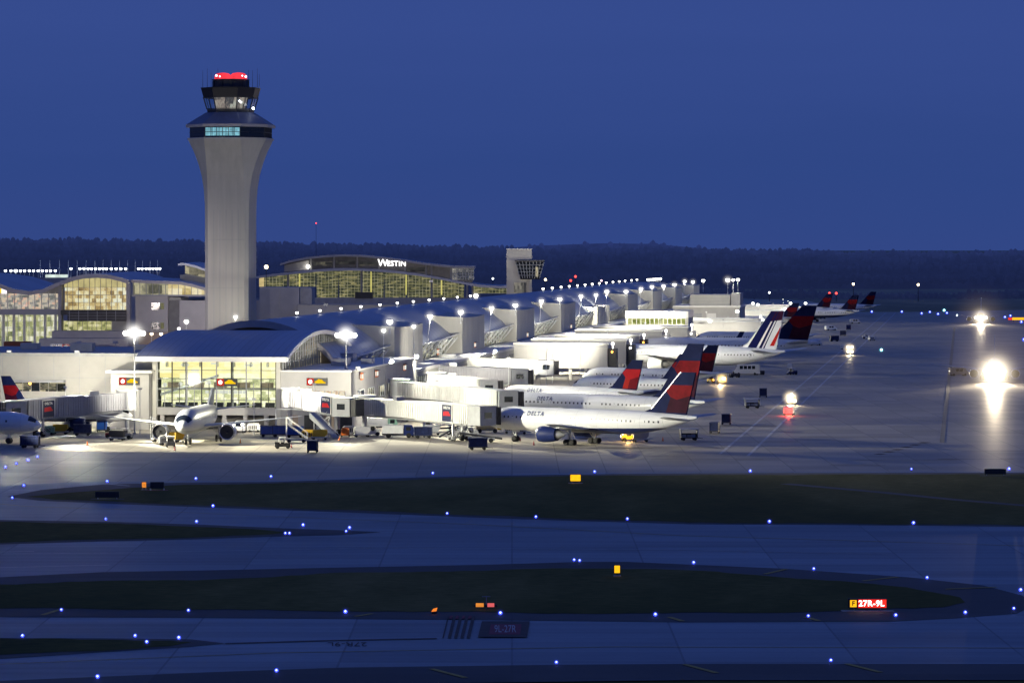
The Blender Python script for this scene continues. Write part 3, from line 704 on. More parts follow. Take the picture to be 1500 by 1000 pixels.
def camthing(name, label, cat, px, d, group=None):
    p = cw((px-750)/FL*d, d); return thing(name, label, cat, (p.x, p.y, 0), TH, group)
class CB:
    """boxes and polygons measured in a building's own frame: picture-parallel x, height, set-back"""
    def __init__(self, px0, d): self.px0 = px0; self.d = d; self.k = d/FL; self.mb = MB()
    def X(self, px): return (px-self.px0)*self.k
    def Z(self, py): return H-(py-363)*self.k
    def box(self, pxa, pxb, pya, pyb, y0=0.0, y1=1.0, zb=None, m=0):
        z1 = self.Z(pya); z0 = self.Z(pyb) if zb is None else zb
        self.mb.bx(self.X(pxa), self.X(pxb), y0, y1, z0, z1, m); return self
    def poly(self, pts, y0, y1, m=0):
        self.mb.slab([(self.X(a), y0, self.Z(b)) for a, b in pts], (0, y1-y0, 0), m); return self
    def band(self, top, th, y0, y1, m=0):
        """sheet with a curved front edge"""
        k = self.k
        self.mb.loft([[(self.X(a), y0, self.Z(b)), (self.X(a), y1, self.Z(b)), (self.X(a), y1, self.Z(b)-th), (self.X(a), y0, self.Z(b)-th)] for a, b in top], m); return self
    def obj(self, name, mat, parent, smooth=False): 
        o = self.mb.obj(name, mat, parent, smooth); self.mb = MB(); return o

# ================================================================= hotel above the main terminal hall
hd = 1450.0; C_ = CB(565, hd)
ht = camthing('terminal_hotel', 'arched hotel above a glazed hall with a white lit name sign', 'hotel', 565, hd)
hall_glow = interior('hall_glow', [(.30,(.03,.04,.035)),(.50,(.085,.095,.06)),(.62,(.20,.20,.09)),(.72,(.50,.44,.20)),(.80,(.85,.62,.30))], .62, .45, 1.9)
up = [(411,386),(425,381.5),(450,376.5),(475,374),(500,372.6),(530,373.2),(560,376),(590,380),(620,384.5),(645,387.5),(665,389),(696,389.5)]
lo_ = [(372,405),(400,401),(430,398),(460,395),(490,393),(520,392.8),(550,394),(580,396.5),(610,400),(635,404),(660,409),(685,414),(705,417),(730,418.5),(752,418),(776,414.5)]
C_.band(up, .9, -4, 30); C_.obj('upper_roof', M['roofedge'], ht, 'auto')
C_.band(lo_, 1.0, -5, 44); C_.obj('lower_roof', pbr('hall_roof_metal', (.36,.37,.42), .45, .3), ht, 'auto')
def between(xs, f, g): return [(x, f(x)) for x in xs] + [(x, g(x)) for x in reversed(xs)]
fu, flo = lin(*up), lin(*lo_)
xs_ = list(range(416, 692, 12)) + [692]
C_.poly(between(xs_, lambda x: fu(x)+2.6, lambda x: max(flo(x), 392)-0.5), 3, 4); C_.obj('upper_wall', pbr('hotel_dark_glazing', (.09,.09,.10), .35, var=.4, scale=.3), ht)
C_.poly([(416,388.5),(452,381),(452,395),(416,398)], 2.2, 2.9); C_.obj('upper_end_wall', M['precast'], ht)
for x in (455, 489, 523, 555, 593, 624, 632, 660):
    C_.box(x-1, x+1.2, fu(x)+2.6, flo(x), 1.2, 2.1); C_.obj('column', M['conc'], ht)
for i, (a, b) in enumerate(((458,486),(492,520),(526,552),(596,622))):
    C_.box(a, b, fu((a+b)/2)+9, fu((a+b)/2)+15, 2.6, 2.95); C_.obj('window', interior('hotel_room_glow_%d' % i, [(.35,(.02,.02,.025)),(.6,(.06,.06,.06)),(.75,(.22,.2,.14))], .7, .5, .9), ht)
# lattice end
C_.box(662, 694, 392, 410, 2.2, 2.6); C_.obj('corner_glazing', interior('corner_glow', [(.35,(.05,.055,.07)),(.6,(.16,.16,.17)),(.75,(.5,.48,.4))], .7, .7, .7), ht)
for k in range(9): C_.box(662+4*k-.4, 662+4*k+.4, 390, 410, 1.8, 2.1)
for y in (393, 397, 401, 405): C_.box(662, 694.5, y-.35, y+.35, 1.78, 2.12)
C_.obj('corner_lattice', M['whitemetal'], ht)
# glazed hall, bay by bay
hb = [385, 420, 462, 495, 529, 562, 595, 632, 680, 692, 752]
for a, b in zip(hb, hb[1:]):
    if (a, b) == (680, 692): continue
    bot = 420 if a < 452 else (437 if b <= 692 else 430)
    xs2 = [a+(b-a)*t/6 for t in range(7)]
    C_.poly([(x, flo(x)+3.2) for x in xs2] + [(b-1, bot), (a+1, bot)], 5, 6); win = C_.obj('hall_window', hall_glow, ht)
    t_ = 0
    C_.mb = MB(); x = a+3.0
    while x < b-1: C_.box(x-.22, x+.22, flo(x)+3.2, bot, 4.6, 4.95); x += 5.2
    y = flo((a+b)/2)+7
    while y < bot: C_.box(a+1, b-1, y-.2, y+.2, 4.62, 4.93); y += 4.4
    fr = C_.obj('window_frame', glow('hall_mullion_glow_%d' % a, (.62,.58,.36), .50, .6, .25), None); fr.parent = win  # frames glow to paint the hall light falling on them
for x in (421, 529, 632, 684, 692, 752): C_.box(x-1.4, x+1.4, flo(x)+3, 440, 3.4, 4.4); C_.obj('column', M['precast'], ht)
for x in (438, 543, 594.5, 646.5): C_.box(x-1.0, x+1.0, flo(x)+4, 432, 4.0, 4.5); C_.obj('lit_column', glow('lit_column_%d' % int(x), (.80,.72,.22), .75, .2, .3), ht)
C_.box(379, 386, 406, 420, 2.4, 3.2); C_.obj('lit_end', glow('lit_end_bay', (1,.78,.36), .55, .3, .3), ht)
C_.box(452, 700, 436, 448, 1, 6, zb=0); C_.obj('podium', M['grey'], ht)
C_.box(520, 546, 428, 437, .4, 2.8); C_.obj('dark_hedge', M['dark'], ht)
C_.box(372, 776, 440, 600, 7, 46, zb=0); C_.obj('hall_block', M['precast'], ht)
mb = MB(); sx = C_.X(576); sz_ = C_.Z(385.3)
v1, f1 = text2d('W', 4.1, .06); v2, f2 = text2d('ESTIN', 3.15, .05, 1.02)
mb.add([(sx-4.45+a*1.0, .9, sz_+b) for a, b in v1], f1); mb.add([(sx+1.35+a, .9, sz_-.28+b) for a, b in v2], f2)
mb.obj('name_sign', M['e_letter'], ht)['label'] = 'white lit letters of the hotel name'
p0 = (C_.X(451), 1.0, C_.Z(390.5)); mb = MB(); mb.ball(p0, .75); mb.tube((p0[0],1.6,p0[2]),(p0[0],2.9,p0[2]),.12); mb.obj('wall_lamp', M['e_white'], ht)

# grey blocks below the hall, right of the tower
gb = camthing('service_block', 'plain grey service block behind the concourse roof right of the tower', 'building', 440, 1120); C2 = CB(440, 1120)
C2.box(380, 438, 421, 520, 0, 22, zb=0); C2.obj('wall', M['precast'], gb)
C2.box(438.2, 456, 421.5, 520, 3, 20, zb=0); C2.obj('stair_wall', M['grey'], gb)
C2.box(438, 620, 446.5, 520, -6, -.2, zb=0); C2.obj('low_wall', M['conc'], gb)
C2.box(437, 620, 445.5, 446.4, -6.3, 3); C2.obj('coping', M['grey'], gb)
C2.box(408.5, 410.5, 424, 452, -.25, -.02); C2.obj('pilaster', M['conc'], gb)

# ================================================================= ramp control tower over the roof
rd = 1330.0; C3 = CB(760, rd)
rt = camthing('ramp_tower', 'small ramp tower with a white slab and dark glass cab hung on its side', 'ramp tower', 760, rd)
C3.box(742, 779, 365.5, 480, 0, 9, zb=0); C3.obj('shaft', M['conc'], rt)
C3.box(742, 779.5, 364.3, 365.4, -.3, 9.3); C3.obj('coping', M['white'], rt)
k3 = rd/FL
def rr_(py, a, b, y0, y1): return [(C3.X(a), y0, C3.Z(py)), (C3.X(b), y0, C3.Z(py)), (C3.X(b), y1, C3.Z(py)), (C3.X(a), y1, C3.Z(py))]
C3.mb.loft([rr_(409, 763, 790, -5, 5), rr_(407.5, 761, 791, -5.5, 5.5)]); C3.obj('cab_floor', M['dark'], rt)
C3.mb.loft([rr_(407.4, 762, 790, -5.2, 5.2), rr_(383, 755, 796.5, -7, 7)]); C3.obj('cab_glass', M['glassdark'], rt)
for t in range(9):
    C3.mb.tube((C3.X(762+28*t/8), -5.3, C3.Z(407.4)), (C3.X(755+41.5*t/8), -7.1, C3.Z(383)), .13, 5)
for py in (388, 393, 398, 403):
    f_ = (407.4-py)/24.4; C3.mb.tube((C3.X(762-7*f_), -5.3-1.8*f_, C3.Z(py)), (C3.X(790+6.5*f_), -5.3-1.8*f_, C3.Z(py)), .09, 5)
C3.obj('cab_mullion', M['grey'], rt)
C3.mb.loft([rr_(383, 754, 797.5, -7.3, 7.3), rr_(381, 754, 797.5, -7.3, 7.3)]); C3.obj('cab_roof', M['dark'], rt)
C3.box(784.5, 788, 391, 405, -6.9, -6.6); C3.obj('lit_panel', interior('cab_lit_panel', [(.4,(.25,.22,.16)),(.7,(.8,.72,.5))], .8, 2, 1), rt)
C3.box(775.5, 779, 409, 480, -3, -1, zb=0); C3.obj('support_post', M['conc'], rt)
C3.box(753, 767, 413.5, 430, -6, -.5); C3.obj('stair_glazing', interior('stair_glow', [(.35,(.12,.12,.12)),(.7,(.45,.42,.36))], .5, 1.2, .8), rt)

# ================================================================= ticketing hall at far left
td = 1000.0; C4 = CB(140, td)
tk = camthing('ticketing_hall', 'terminal hall with wavy blue roof and a warm lit arched window', 'terminal', 140, td)
roofl = [(-160,404),(-110,402),(-60,404),(-20,409.5),(5,417),(22,423.5),(45,426.5),(65,423.5),(85,414.5),(105,406.5),(125,402.3),(145,401.3),(163,402.8),(178,406.5),(190,410.5)]
C4.band(roofl, 1.1, -3.5, -3.0); C4.obj('roof_edge', M['roofedge'], tk, 'auto')
C4.band([(x, y-.5) for x, y in roofl], .5, -2.9, 95); C4.obj('wave_roof', M['roof'], tk, 'auto')
roofr = [(190.5,410),(215,411.3),(240,412),(262,413),(282,417),(305,424)]
C4.band(roofr, .8, 4, 4.5); C4.obj('low_roof_edge', M['roofedge'], tk)
C4.band([(x, y-.4) for x, y in roofr], .4, 4.6, 80); C4.obj('low_roof', M['roof'], tk, 'auto')
fr_ = lin(*roofl); frr = lin(*roofr)
warm = interior('arch_window_glow', [(.27,(.16,.09,.035)),(.40,(.50,.33,.13)),(.52,(.82,.60,.27)),(.62,(1.0,.85,.52)),(.72,(1,.97,.82))], 1.2, .8, .9)
xs4 = [91+ (186-91)*t/16 for t in range(17)]
C4.poly([(x, fr_(x)+5.2) for x in xs4] + [(186,454),(91,454)], 6, 6.4); C4.obj('arched_hall', warm, tk)
C4.poly([(x, fr_(x)+4.8) for x in xs4] + [(186,421),(91,421)], 4.6, 4.9); C4.obj('arch_ceiling', glow('lit_timber_ceiling', (1,.80,.36), .8, .22, .5), tk)
nbv = 6
for k in range(nbv):
    a, b = 90+97.5*k/nbv, 90+97.5*(k+1)/nbv
    xs5 = [a+(b-a)*t/4 for t in range(5)]
    C4.poly([(x, fr_(x)+5) for x in xs5] + [(b,454),(a,454)], 1.0, 1.06); win = C4.obj('arched_window', M['glass'], tk)
    C4.mb = MB()
    for x in (a, (a+b)/2): C4.box(x-.28, x+.28, fr_(x)+5, 454, .55, .95)
    for y in (421, 432, 443): C4.box(a+.3, b-.3, y-.25, y+.25, .6, .9)
    fr = C4.obj('window_frame', M['grey'], None); fr.parent = win
for x in (88.3, 188): C4.box(x-2.6, x+2.4, fr_(x)+5, 512, -1, 3, zb=0); C4.obj('column', M['precast'], tk)
C4.box(90, 186, 454, 461, -2, 6); C4.box(101, 186, 461, 470, -3.5, 6); C4.obj('balcony_band', M['dark'], tk)
for k in range(6): C4.box(104+13.5*k-.3, 104+13.5*k+.3, 455, 469.5, -3.75, -3.55)
for y in (458, 462, 466): C4.box(102, 186, y-.2, y+.2, -3.74, -3.56)
C4.obj('balcony_rail', M['grey'], tk)
C4.box(92, 163, 470, 484, 1.6, 2); C4.obj('lower_window', interior('lower_hall_glow', [(.30,(.16,.18,.07)),(.45,(.42,.42,.17)),(.6,(.72,.68,.32)),(.72,(.95,.9,.6))], .8, 1.0, 1.4), tk)
for k in range(11): C4.box(92+7*k-.22, 92+7*k+.22, 470, 484, 1.1, 1.5)
C4.obj('lower_mullion', M['grey'], tk)
C4.box(163, 186, 470, 484, 1, 3); C4.obj('louvre_wall', M['grey'], tk)
C4.box(80, 205, 484, 500, -6, 7, zb=0); C4.obj('podium', M['precast'], tk)
C4.box(78, 205, 492, 513, -30, -20, zb=0); C4.obj('service_wall', M['grey'], tk)
# left glazed hall
C4.poly([(-150,415),(-60,412),(0,424),(45,430),(85,420),(85,430),(-150,430)], 2, 2.6); C4.obj('fascia_wall', M['precast'], tk)
C4.box(-150, 86, 430, 453, 6, 6.5); C4.obj('upper_hall', interior('upper_hall_glow', [(.28,(.10,.11,.11)),(.42,(.30,.30,.28)),(.52,(.60,.55,.48)),(.62,(.80,.66,.46)),(.69,(.85,.36,.28)),(.74,(.95,.9,.8))], .8, .9, 1.5), tk)
for k in range(24): C4.box(-150+10*k-.4, -150+10*k+.4, 428, 453, 1.2, 1.8)
C4.obj('upper_mullion', M['whitemetal'], tk)
C4.box(-150, 88, 453, 461, -1, 5); C4.obj('floor_band', M['precast'], tk)
C4.box(-150, 86, 461, 510, 6, 6.5); C4.obj('lower_hall', interior('green_hall_glow', [(.28,(.09,.11,.06)),(.42,(.34,.37,.17)),(.55,(.66,.66,.34)),(.7,(.95,.94,.75))], .85, 1.0, .7), tk)
for k in range(16):
    x = -148+15.2*k; C4.box(x-1.6, x+1.6, 460, 512, 1.4, 2.6); C4.obj('white_column', M['white'], tk)
for k in range(30): C4.box(-150+8*k-.25, -150+8*k+.25, 461, 511, .8, 1.2)
for y in (470, 480, 490, 500): C4.box(-150, 86, y-.22, y+.22, .82, 1.18)
C4.obj('lower_hall_frame', M['whitemetal'], tk)
C4.box(12, 50, 499, 511, -9, -5); C4.obj('red_kiosk', pbr('maroon_panel', (.13,.03,.02), .6), tk)
C4.box(-6, 4, 419.5, 429, -3, -2.6); C4.box(4.3, 12, 420, 430, -3, -2.6, m=1); C4.obj('lit_billboard', [glow('billboard_yellow', (1,.75,.05), .9), glow('billboard_white', (1,.93,1), 1.2)], tk)
# right clerestory and blank walls
C4.poly([(191,414.5),(243,415.5),(243,432),(191,432)], 6.5, 7); C4.obj('clerestory', interior('clerestory_glow_b', [(.32,(.10,.10,.08)),(.5,(.26,.25,.18)),(.7,(.62,.57,.36))], .8, .5, .4), tk)
C4.poly([(243,415.5),(262,416.5),(282,420.5),(304,428),(304,432),(243,432)], 6.5, 7); C4.obj('lit_clerestory', interior('clerestory_glow_c', [(.30,(.50,.38,.14)),(.5,(.85,.70,.36)),(.7,(1,.92,.66))], .85, .35, .5), tk)
for k in range(12): C4.box(192+9.5*k-.35, 192+9.5*k+.35, frr(192+9.5*k)+3, 432, 5.9, 6.4)
C4.obj('clerestory_mullion', M['grey'], tk)
C4.box(196, 244, 433, 520, 4, 30, zb=0); C4.obj('blank_wall', M['precast'], tk)
C4.box(188, 304, 432, 434.5, 3.4, 34); C4.obj('ledge', M['grey'], tk)
C4.box(244.3, 262, 436, 520, 7, 30, zb=0); C4.obj('recess_wall', M['grey'], tk)
C4.box(262.3, 306, 440, 520, 1, 30, zb=0); C4.obj('stair_block', M['precast'], tk)
for y in (443, 472):
    C4.box(220, 231.5, y, y+11, 3.7, 3.98); win = C4.obj('window', M['glassdark'], tk)
    C4.box(233.5, 238, y+1, y+10, 3.7, 3.98); C4.obj('window', interior('office_glow_%d' % y, [(.3,(.10,.10,.07)),(.7,(.5,.48,.25))], .35, 1, 1), tk)
    for q in range(4): C4.box(219.6, 232, y+3.4*q-.2, y+3.4*q+.4, 3.45, 3.68)
    fr = C4.obj('louvre', M['grey'], None); fr.parent = win
# higher roof behind at right
C4.band([(244,387),(252,385.5),(272,390),(302,401)], .7, 34, 90); C4.obj('high_roof', M['roof'], tk)
C4.poly([(252,389),(272,393),(302,404),(302,412),(252,402)], 40, 40.5); C4.obj('high_clerestory', interior('clerestory_glow_d', [(.32,(.16,.15,.12)),(.5,(.42,.38,.26)),(.7,(.85,.76,.48))], .6, .5, .5), tk)
C4.box(244, 304, 404, 425, 40.6, 88); C4.obj('high_block', M['grey'], tk)
# orange lit roadway glow wall below the mast
C4.box(205, 262, 486, 512, -3, -1, zb=0); C4.obj('ramp_wall', M['tan'], tk)

# ================================================================= parking garage far left
pg = camthing('parking_garage', 'dark parking garage with a lit roof deck behind the terminal at far left', 'parking garage', 120, 1560); C5 = CB(120, 1560)
C5.box(-120, 240, 409, 440, 0, 60, zb=0); C5.obj('deck', M['precast'], pg)
C5.box(-120, 240, 406.5, 408.7, -.3, .2); C5.obj('parapet', M['grey'], pg)
C5.box(-30, 12, 404.5, 409, 18, 26); C5.obj('lit_stair_roof', glow('stair_tower_glow', (.85,1,.93), .8, .3, .3), pg)
C5.box(62, 92, 402.5, 408, 10, 18); C5.obj('lit_stair_roof', glow('stair_tower_glow', (.85,1,.93), .8, .3, .3), pg)

# ================================================================= far gate buildings
fg = thing('far_gate_block', 'far white gate block with a green lit window band', 'building', (-110, 1235, 0))
mb = MB(); mb.bx(-121.3, -98.6, 1235, 1258, 0, 10.6); mb.obj('wall', M['conc'], fg, world=True)
mb = MB(); mb.bx(-121.3, -98.4, 1233.6, 1258.4, 10.65, 13.1); mb.obj('roof', M['white'], fg, world=True)
mb = MB(); mb.bx(-120.6,-99.5,1234.8,1234.95,8.2,10.5); mb.obj('window', interior('green_band_glow', [(.3,(.16,.20,.04)),(.5,(.42,.48,.14)),(.7,(.72,.72,.34))], .75, .4, .8), fg, world=True)
mb = MB()
for k in range(14): mb.bx(-120.6+1.62*k-.08,-120.6+1.62*k+.08,1234.6,1234.78,8.2,10.5)
mb.bx(-120.7,-99.4,1234.58,1234.79,8.1,8.25); mb.bx(-120.7,-99.4,1234.58,1234.79,10.4,10.55)
mb.obj('mullion', M['whitemetal'], fg, world=True)
pr = thing('penthouse_block', 'tall pale gate block with ribbed rooftop penthouse at the far end', 'building', (-105, 1440, 0))
mb = MB(); mb.bx(-121.3, -93.2, 1440, 1475, 0, 10.8); mb.obj('wall', M['precast'], pr, world=True)
mb = MB(); mb.bx(-121.4, -92.8, 1439.3, 1475.4, 10.85, 11.7); mb.obj('parapet', M['white'], pr, world=True)
mb = MB(); mb.bx(-114.5, -97.6, 1444, 1470, 11.75, 16.2); ph_ = mb.obj('penthouse', M['conc'], pr, world=True)
mb = MB()
for k in range(6): mb.bx(-114.5, -97.6, 1443.8, 1443.97, 12.2+.65*k, 12.35+.65*k)
fr = mb.obj('penthouse_rib', M['grey'], None); fr.parent = ph_
for v in fr.data.vertices: v.co = base_mat(pr).inverted() @ v.co
mb = MB(); mb.bx(-97.3,-93.4,1446,1466,11.75,16.8); mb.obj('lift_shaft', M['precast'], pr, world=True)
for k, x in enumerate((-118.5,-113,-107)):
    mb = MB(); mb.bx(x, x+3.8, 1439.7, 1439.9, 3.2, 8.4); mb.obj('bay_panel', M['white'] if k != 1 else M['grey'], pr, world=True)
# ================================================================= aircraft
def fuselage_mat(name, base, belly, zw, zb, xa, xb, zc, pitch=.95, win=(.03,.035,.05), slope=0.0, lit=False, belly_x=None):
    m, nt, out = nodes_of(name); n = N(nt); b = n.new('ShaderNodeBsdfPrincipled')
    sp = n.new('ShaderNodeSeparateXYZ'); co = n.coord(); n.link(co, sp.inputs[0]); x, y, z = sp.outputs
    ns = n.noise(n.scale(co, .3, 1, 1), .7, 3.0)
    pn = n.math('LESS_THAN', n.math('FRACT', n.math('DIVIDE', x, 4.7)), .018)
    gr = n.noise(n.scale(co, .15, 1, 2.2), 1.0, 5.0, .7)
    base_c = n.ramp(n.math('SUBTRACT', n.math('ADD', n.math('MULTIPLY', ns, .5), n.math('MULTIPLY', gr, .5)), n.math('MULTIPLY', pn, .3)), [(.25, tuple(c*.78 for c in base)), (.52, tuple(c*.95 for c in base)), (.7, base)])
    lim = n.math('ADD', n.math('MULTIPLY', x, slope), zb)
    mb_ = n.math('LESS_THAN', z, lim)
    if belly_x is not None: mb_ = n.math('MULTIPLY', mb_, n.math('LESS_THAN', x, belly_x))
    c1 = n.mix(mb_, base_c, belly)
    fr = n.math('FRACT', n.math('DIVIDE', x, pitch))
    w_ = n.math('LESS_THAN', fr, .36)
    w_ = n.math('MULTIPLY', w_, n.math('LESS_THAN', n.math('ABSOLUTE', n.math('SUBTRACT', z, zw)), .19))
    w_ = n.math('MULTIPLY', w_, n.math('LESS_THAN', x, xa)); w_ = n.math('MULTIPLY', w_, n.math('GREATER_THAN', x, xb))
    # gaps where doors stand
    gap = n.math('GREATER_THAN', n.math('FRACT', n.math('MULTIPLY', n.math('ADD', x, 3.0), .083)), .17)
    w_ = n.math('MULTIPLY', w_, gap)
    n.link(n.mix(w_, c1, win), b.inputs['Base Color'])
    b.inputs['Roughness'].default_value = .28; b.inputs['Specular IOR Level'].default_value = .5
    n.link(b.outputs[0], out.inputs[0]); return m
M['title'] = pbr('slate_blue_lettering', (.10,.12,.22), .5)
fin_red = pbr('fin_red', (.40,.012,.018), .6, var=.12, spec=.05); fin_dk = pbr('fin_dark_red', (.15,.006,.014), .6, var=.15, spec=.05); fin_or = pbr('fin_orange_red', (.36,.022,.016), .6, var=.1, spec=.05)
fin_shade = pbr('fin_shaded_red', (.15,.006,.011), .6, var=.25, spec=.05); fin_dk2 = pbr('fin_shadow_red', (.032,.005,.016), .6, var=.25, spec=.05)  # darker copies of the fin reds, shade put into the colour
fin_navy = pbr('fin_navy', (.007,.012,.055), .6, var=.15, spec=.05)

def jet(name, label, px, py, phi, L, R, zc, finz, half, livery, group, wheels=2, winglet=0.0, title=None, pitch=.95, eng=True, titlesize=.78, mirror=False, d=None, four=False, ttail=False):
    """px, py: where the main gear meets the ground; phi: nose turned away from the picture's left"""
    p = G(px, py) if d is None else cw((px-750)/FL*d, d)
    rz = PI - math.radians(phi) + TH
    root = thing(name, label, 'airplane', (p.x, p.y, .12 if d is None and py > 690 else .05), rz, group)
    xn, ln, lt = .465*L, 4.3*R*.75, .34*L
    def sect(s):
        if s < ln:
            u = s/ln; r = R*max(.02, (1-(1-u)**2.15))**.58; z = zc - .30*R*(1-u)**1.8
        elif s > L-lt:
            u = (s-(L-lt))/lt; r = R*(1-.90*u**1.65); z = zc + .60*R*u**1.7
        else: r, z = R, zc
        return r, z
    def surf(s, a, off=0.0):
        r, z = sect(s); r += off; return (xn-s, r*math.cos(a), z + r*math.sin(a))
    st = [0,.02,.06,.12,.2,.3,.42,.56,.72,.88,1]
    S = [u*ln for u in st] + [ln + (L-lt-ln)*k/8 for k in range(1, 9)] + [L-lt + lt*k/10 for k in range(1, 11)]
    mb = MB(); seg = 24
    mb.loft([[surf(s, 2*PI*k/seg) for k in range(seg)] for s in S])
    wc = xn - .47*L
    delta = livery == 'delta'
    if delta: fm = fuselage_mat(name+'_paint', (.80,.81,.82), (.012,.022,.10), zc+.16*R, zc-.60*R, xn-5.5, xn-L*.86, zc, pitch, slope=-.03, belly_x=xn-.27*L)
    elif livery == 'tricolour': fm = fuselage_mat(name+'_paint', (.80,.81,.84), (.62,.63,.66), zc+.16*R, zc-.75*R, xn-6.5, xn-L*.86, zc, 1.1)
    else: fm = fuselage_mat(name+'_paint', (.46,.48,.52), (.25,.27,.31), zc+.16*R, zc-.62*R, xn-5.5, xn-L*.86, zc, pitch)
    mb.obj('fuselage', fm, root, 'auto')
    # cockpit glazing wraps the nose
    mb = MB(); rows = []
    for s in (ln*.13, ln*.18, ln*.23, ln*.28, ln*.34):
        rows.append([surf(s, PI/2 + t*math.radians(62), .03) for t in [-1+2*k/8 for k in range(9)]])
    mb.loft(rows, cap=False, closed=False); mb.obj('cockpit_window', M['glassdark'], root)
    # doors: thin outlined panels
    for s in (ln*1.05, L*.60, L*.83):
        for sd in (1, -1):
            mb = MB(); a0, a1 = math.radians(-18), math.radians(34)
            q = [surf(s-.45, a0, .02), surf(s+.45, a0, .02), surf(s+.45, a1, .02), surf(s-.45, a1, .02)]
            q2 = [surf(s-.45, 8/57.3, .02), surf(s+.45, 8/57.3, .02)]
            q = [q[0], q[1], q2[1], q[2], q[3], q2[0]]
            if sd < 0: q = [(x,-y,z) for x,y,z in reversed(q)]
            mb.add(q, [(0,1,2,5),(5,2,3,4)] if sd > 0 else [(5,4,3,0),(3,2,1,0)] if False else [(0,1,2,3,4,5)]); mb.obj('door', M['planegrey'] if not delta else M['planewhite'], root)
    # wings
    def wing(sd):
        mb = MB(); rings = []
        for t, xl, ch in ((0.0, wc+.135*L, .19*L), (.36, wc+.06*L, .125*L), (1.0, wc-.085*L, .042*L)):
            y = sd*(R*.45 + (half-R*.45)*t); z = zc - .62*R + math.tan(math.radians(5.2))*abs(y); th = ch*(.12 if t < .2 else .1)
            rings.append([(xl-ch*u, y, z + th*v) for u, v in ((0,0),(.06,.30),(.25,.55),(.5,.45),(.8,.18),(1,.02),(.8,-.05),(.5,-.25),(.25,-.38),(.06,-.22))])
        if sd < 0: rings = [list(reversed(r)) for r in rings]
        mb.loft(rings); wg = mb.obj('wing', M['planegrey'], root, 'auto')
        if winglet:
            mb = MB(); x0 = wc-.085*L; y0 = sd*half; z0 = zc-.62*R + math.tan(math.radians(5.2))*half
            poly = [(x0, y0, z0),(x0-.042*L, y0, z0),(x0-.042*L-winglet*.75, y0+sd*winglet*.35, z0+winglet),(x0-winglet*.8, y0+sd*winglet*.35, z0+winglet)]
            mb.slab(poly, (0, .12*sd, 0)); mb.obj('winglet', M['navy'] if delta else M['planewhite'], wg)
        # flap track fairings
        mb = MB()
        for t in (.25,.45,.65):
            y = sd*(R*.45+(half-R*.45)*t); z = zc-.62*R+math.tan(math.radians(5.2))*abs(y)-.25; xl = wc-.05*L-.05*L*t
            mb.lathe((xl+1.6, y, z), (-1,0,0), [(0,.03),(.8,.2),(2.2,.22),(3.6,.03)], 8)
        mb.obj('flap_fairing', M['planegrey'], wg, 'auto')
    for sd in (1, -1): wing(sd)
    # engines
    if eng:
        spots = ((.33, .07),) if not four else ((.30, .08), (.60, .03))
        for sd in (1, -1):
            for ty, dx in spots:
                y = sd*half*ty; r = R*.66 if not four else R*.5; ze = max(r+.55, zc-.62*R-1.05*r+.25); xf = wc + dx*L + r*1.6
                mb = MB(); prof = [(0,r*.86),(.12*r,r*.97),(.7*r,r*1.03),(1.7*r,r*.98),(2.7*r,r*.78),(2.75*r,r*.62)]
                mb.lathe((xf,y,ze),(-1,0,0),prof,20,cap=False)
                en = mb.obj('engine', M['navy'] if delta else M['planewhite'], root, 'auto')
                mb = MB(); mb.lathe((xf+.03,y,ze),(-1,0,0),[(.14*r,r*.98),(0,r*.92),(.05*r,r*.83),(.25*r,r*.80)],20,cap=False); mb.obj('intake_ring', M['alu'], en, 'auto')
                mb = MB(); mb.lathe((xf-.3*r,y,ze),(-1,0,0),[(0,r*.82),(.05,r*.82)],20); mb.lathe((xf-.02*r,y,ze),(-1,0,0),[(0,.02),(.2*r,.16*r),(.3*r,.2*r)],10); mb.obj('fan', M['dark'], en)
                mb = MB(); mb.lathe((xf-2.4*r,y,ze),(-1,0,0),[(0,r*.6),(.8*r,r*.5),(1.5*r,r*.12)],14); mb.obj('exhaust_cone', M['steel'], en, 'auto')
                mb = MB(); mb.slab([(xf-.6*r,y-.15,ze+r*.85),(xf-2.9*r,y-.15,ze+r*.75),(xf-3.6*r,y-.15,zc-.62*R+.4),(xf-1.2*r,y-.15,zc-.62*R+.5)],(0,.3,0)); mb.obj('pylon', M['planegrey'], en)
    # fin
    hF = finz - (zc+.72*R); zb = finz-hF; xt = xn-L
    b0, b1 = xt + .050*L + .180*L, xt + .050*L          # leading, trailing at the root
    t0, t1 = b1 + .025*L, b1 - .045*L     # at the tip
    LE = lambda v: b0 + (t0-b0)*v; TE = lambda v: b1 + (t1-b1)*v
    def UV(u, v): return (LE(v)+(TE(v)-LE(v))*u, zb + hF*v)
    poly = [(b0+.05*L, zb+.02*hF),(b0+.015*L, zb+.05*hF),UV(0,.14),UV(0,1),(t1,finz),UV(1,0),(b1, zb-.5*R),(b0, zb-.5*R)]
    mb = MB(); mb.slab([(x,-.17,z) for x,z in poly], (0,.34,0))
    fin = mb.obj('fin', fin_navy if delta else (M['planewhite'] if livery == 'tricolour' else M['planegrey']), root)
    def decal(name, pts, mat, off):
        mb = MB()
        for sd in (1,-1):
            q = [(UV(u,v)[0], sd*(.17+off), UV(u,v)[1]) for u,v in pts]
            if sd > 0: q = q[::-1]
            mb.add(q, [tuple(range(len(q)))])
        mb.obj(name, mat, fin)
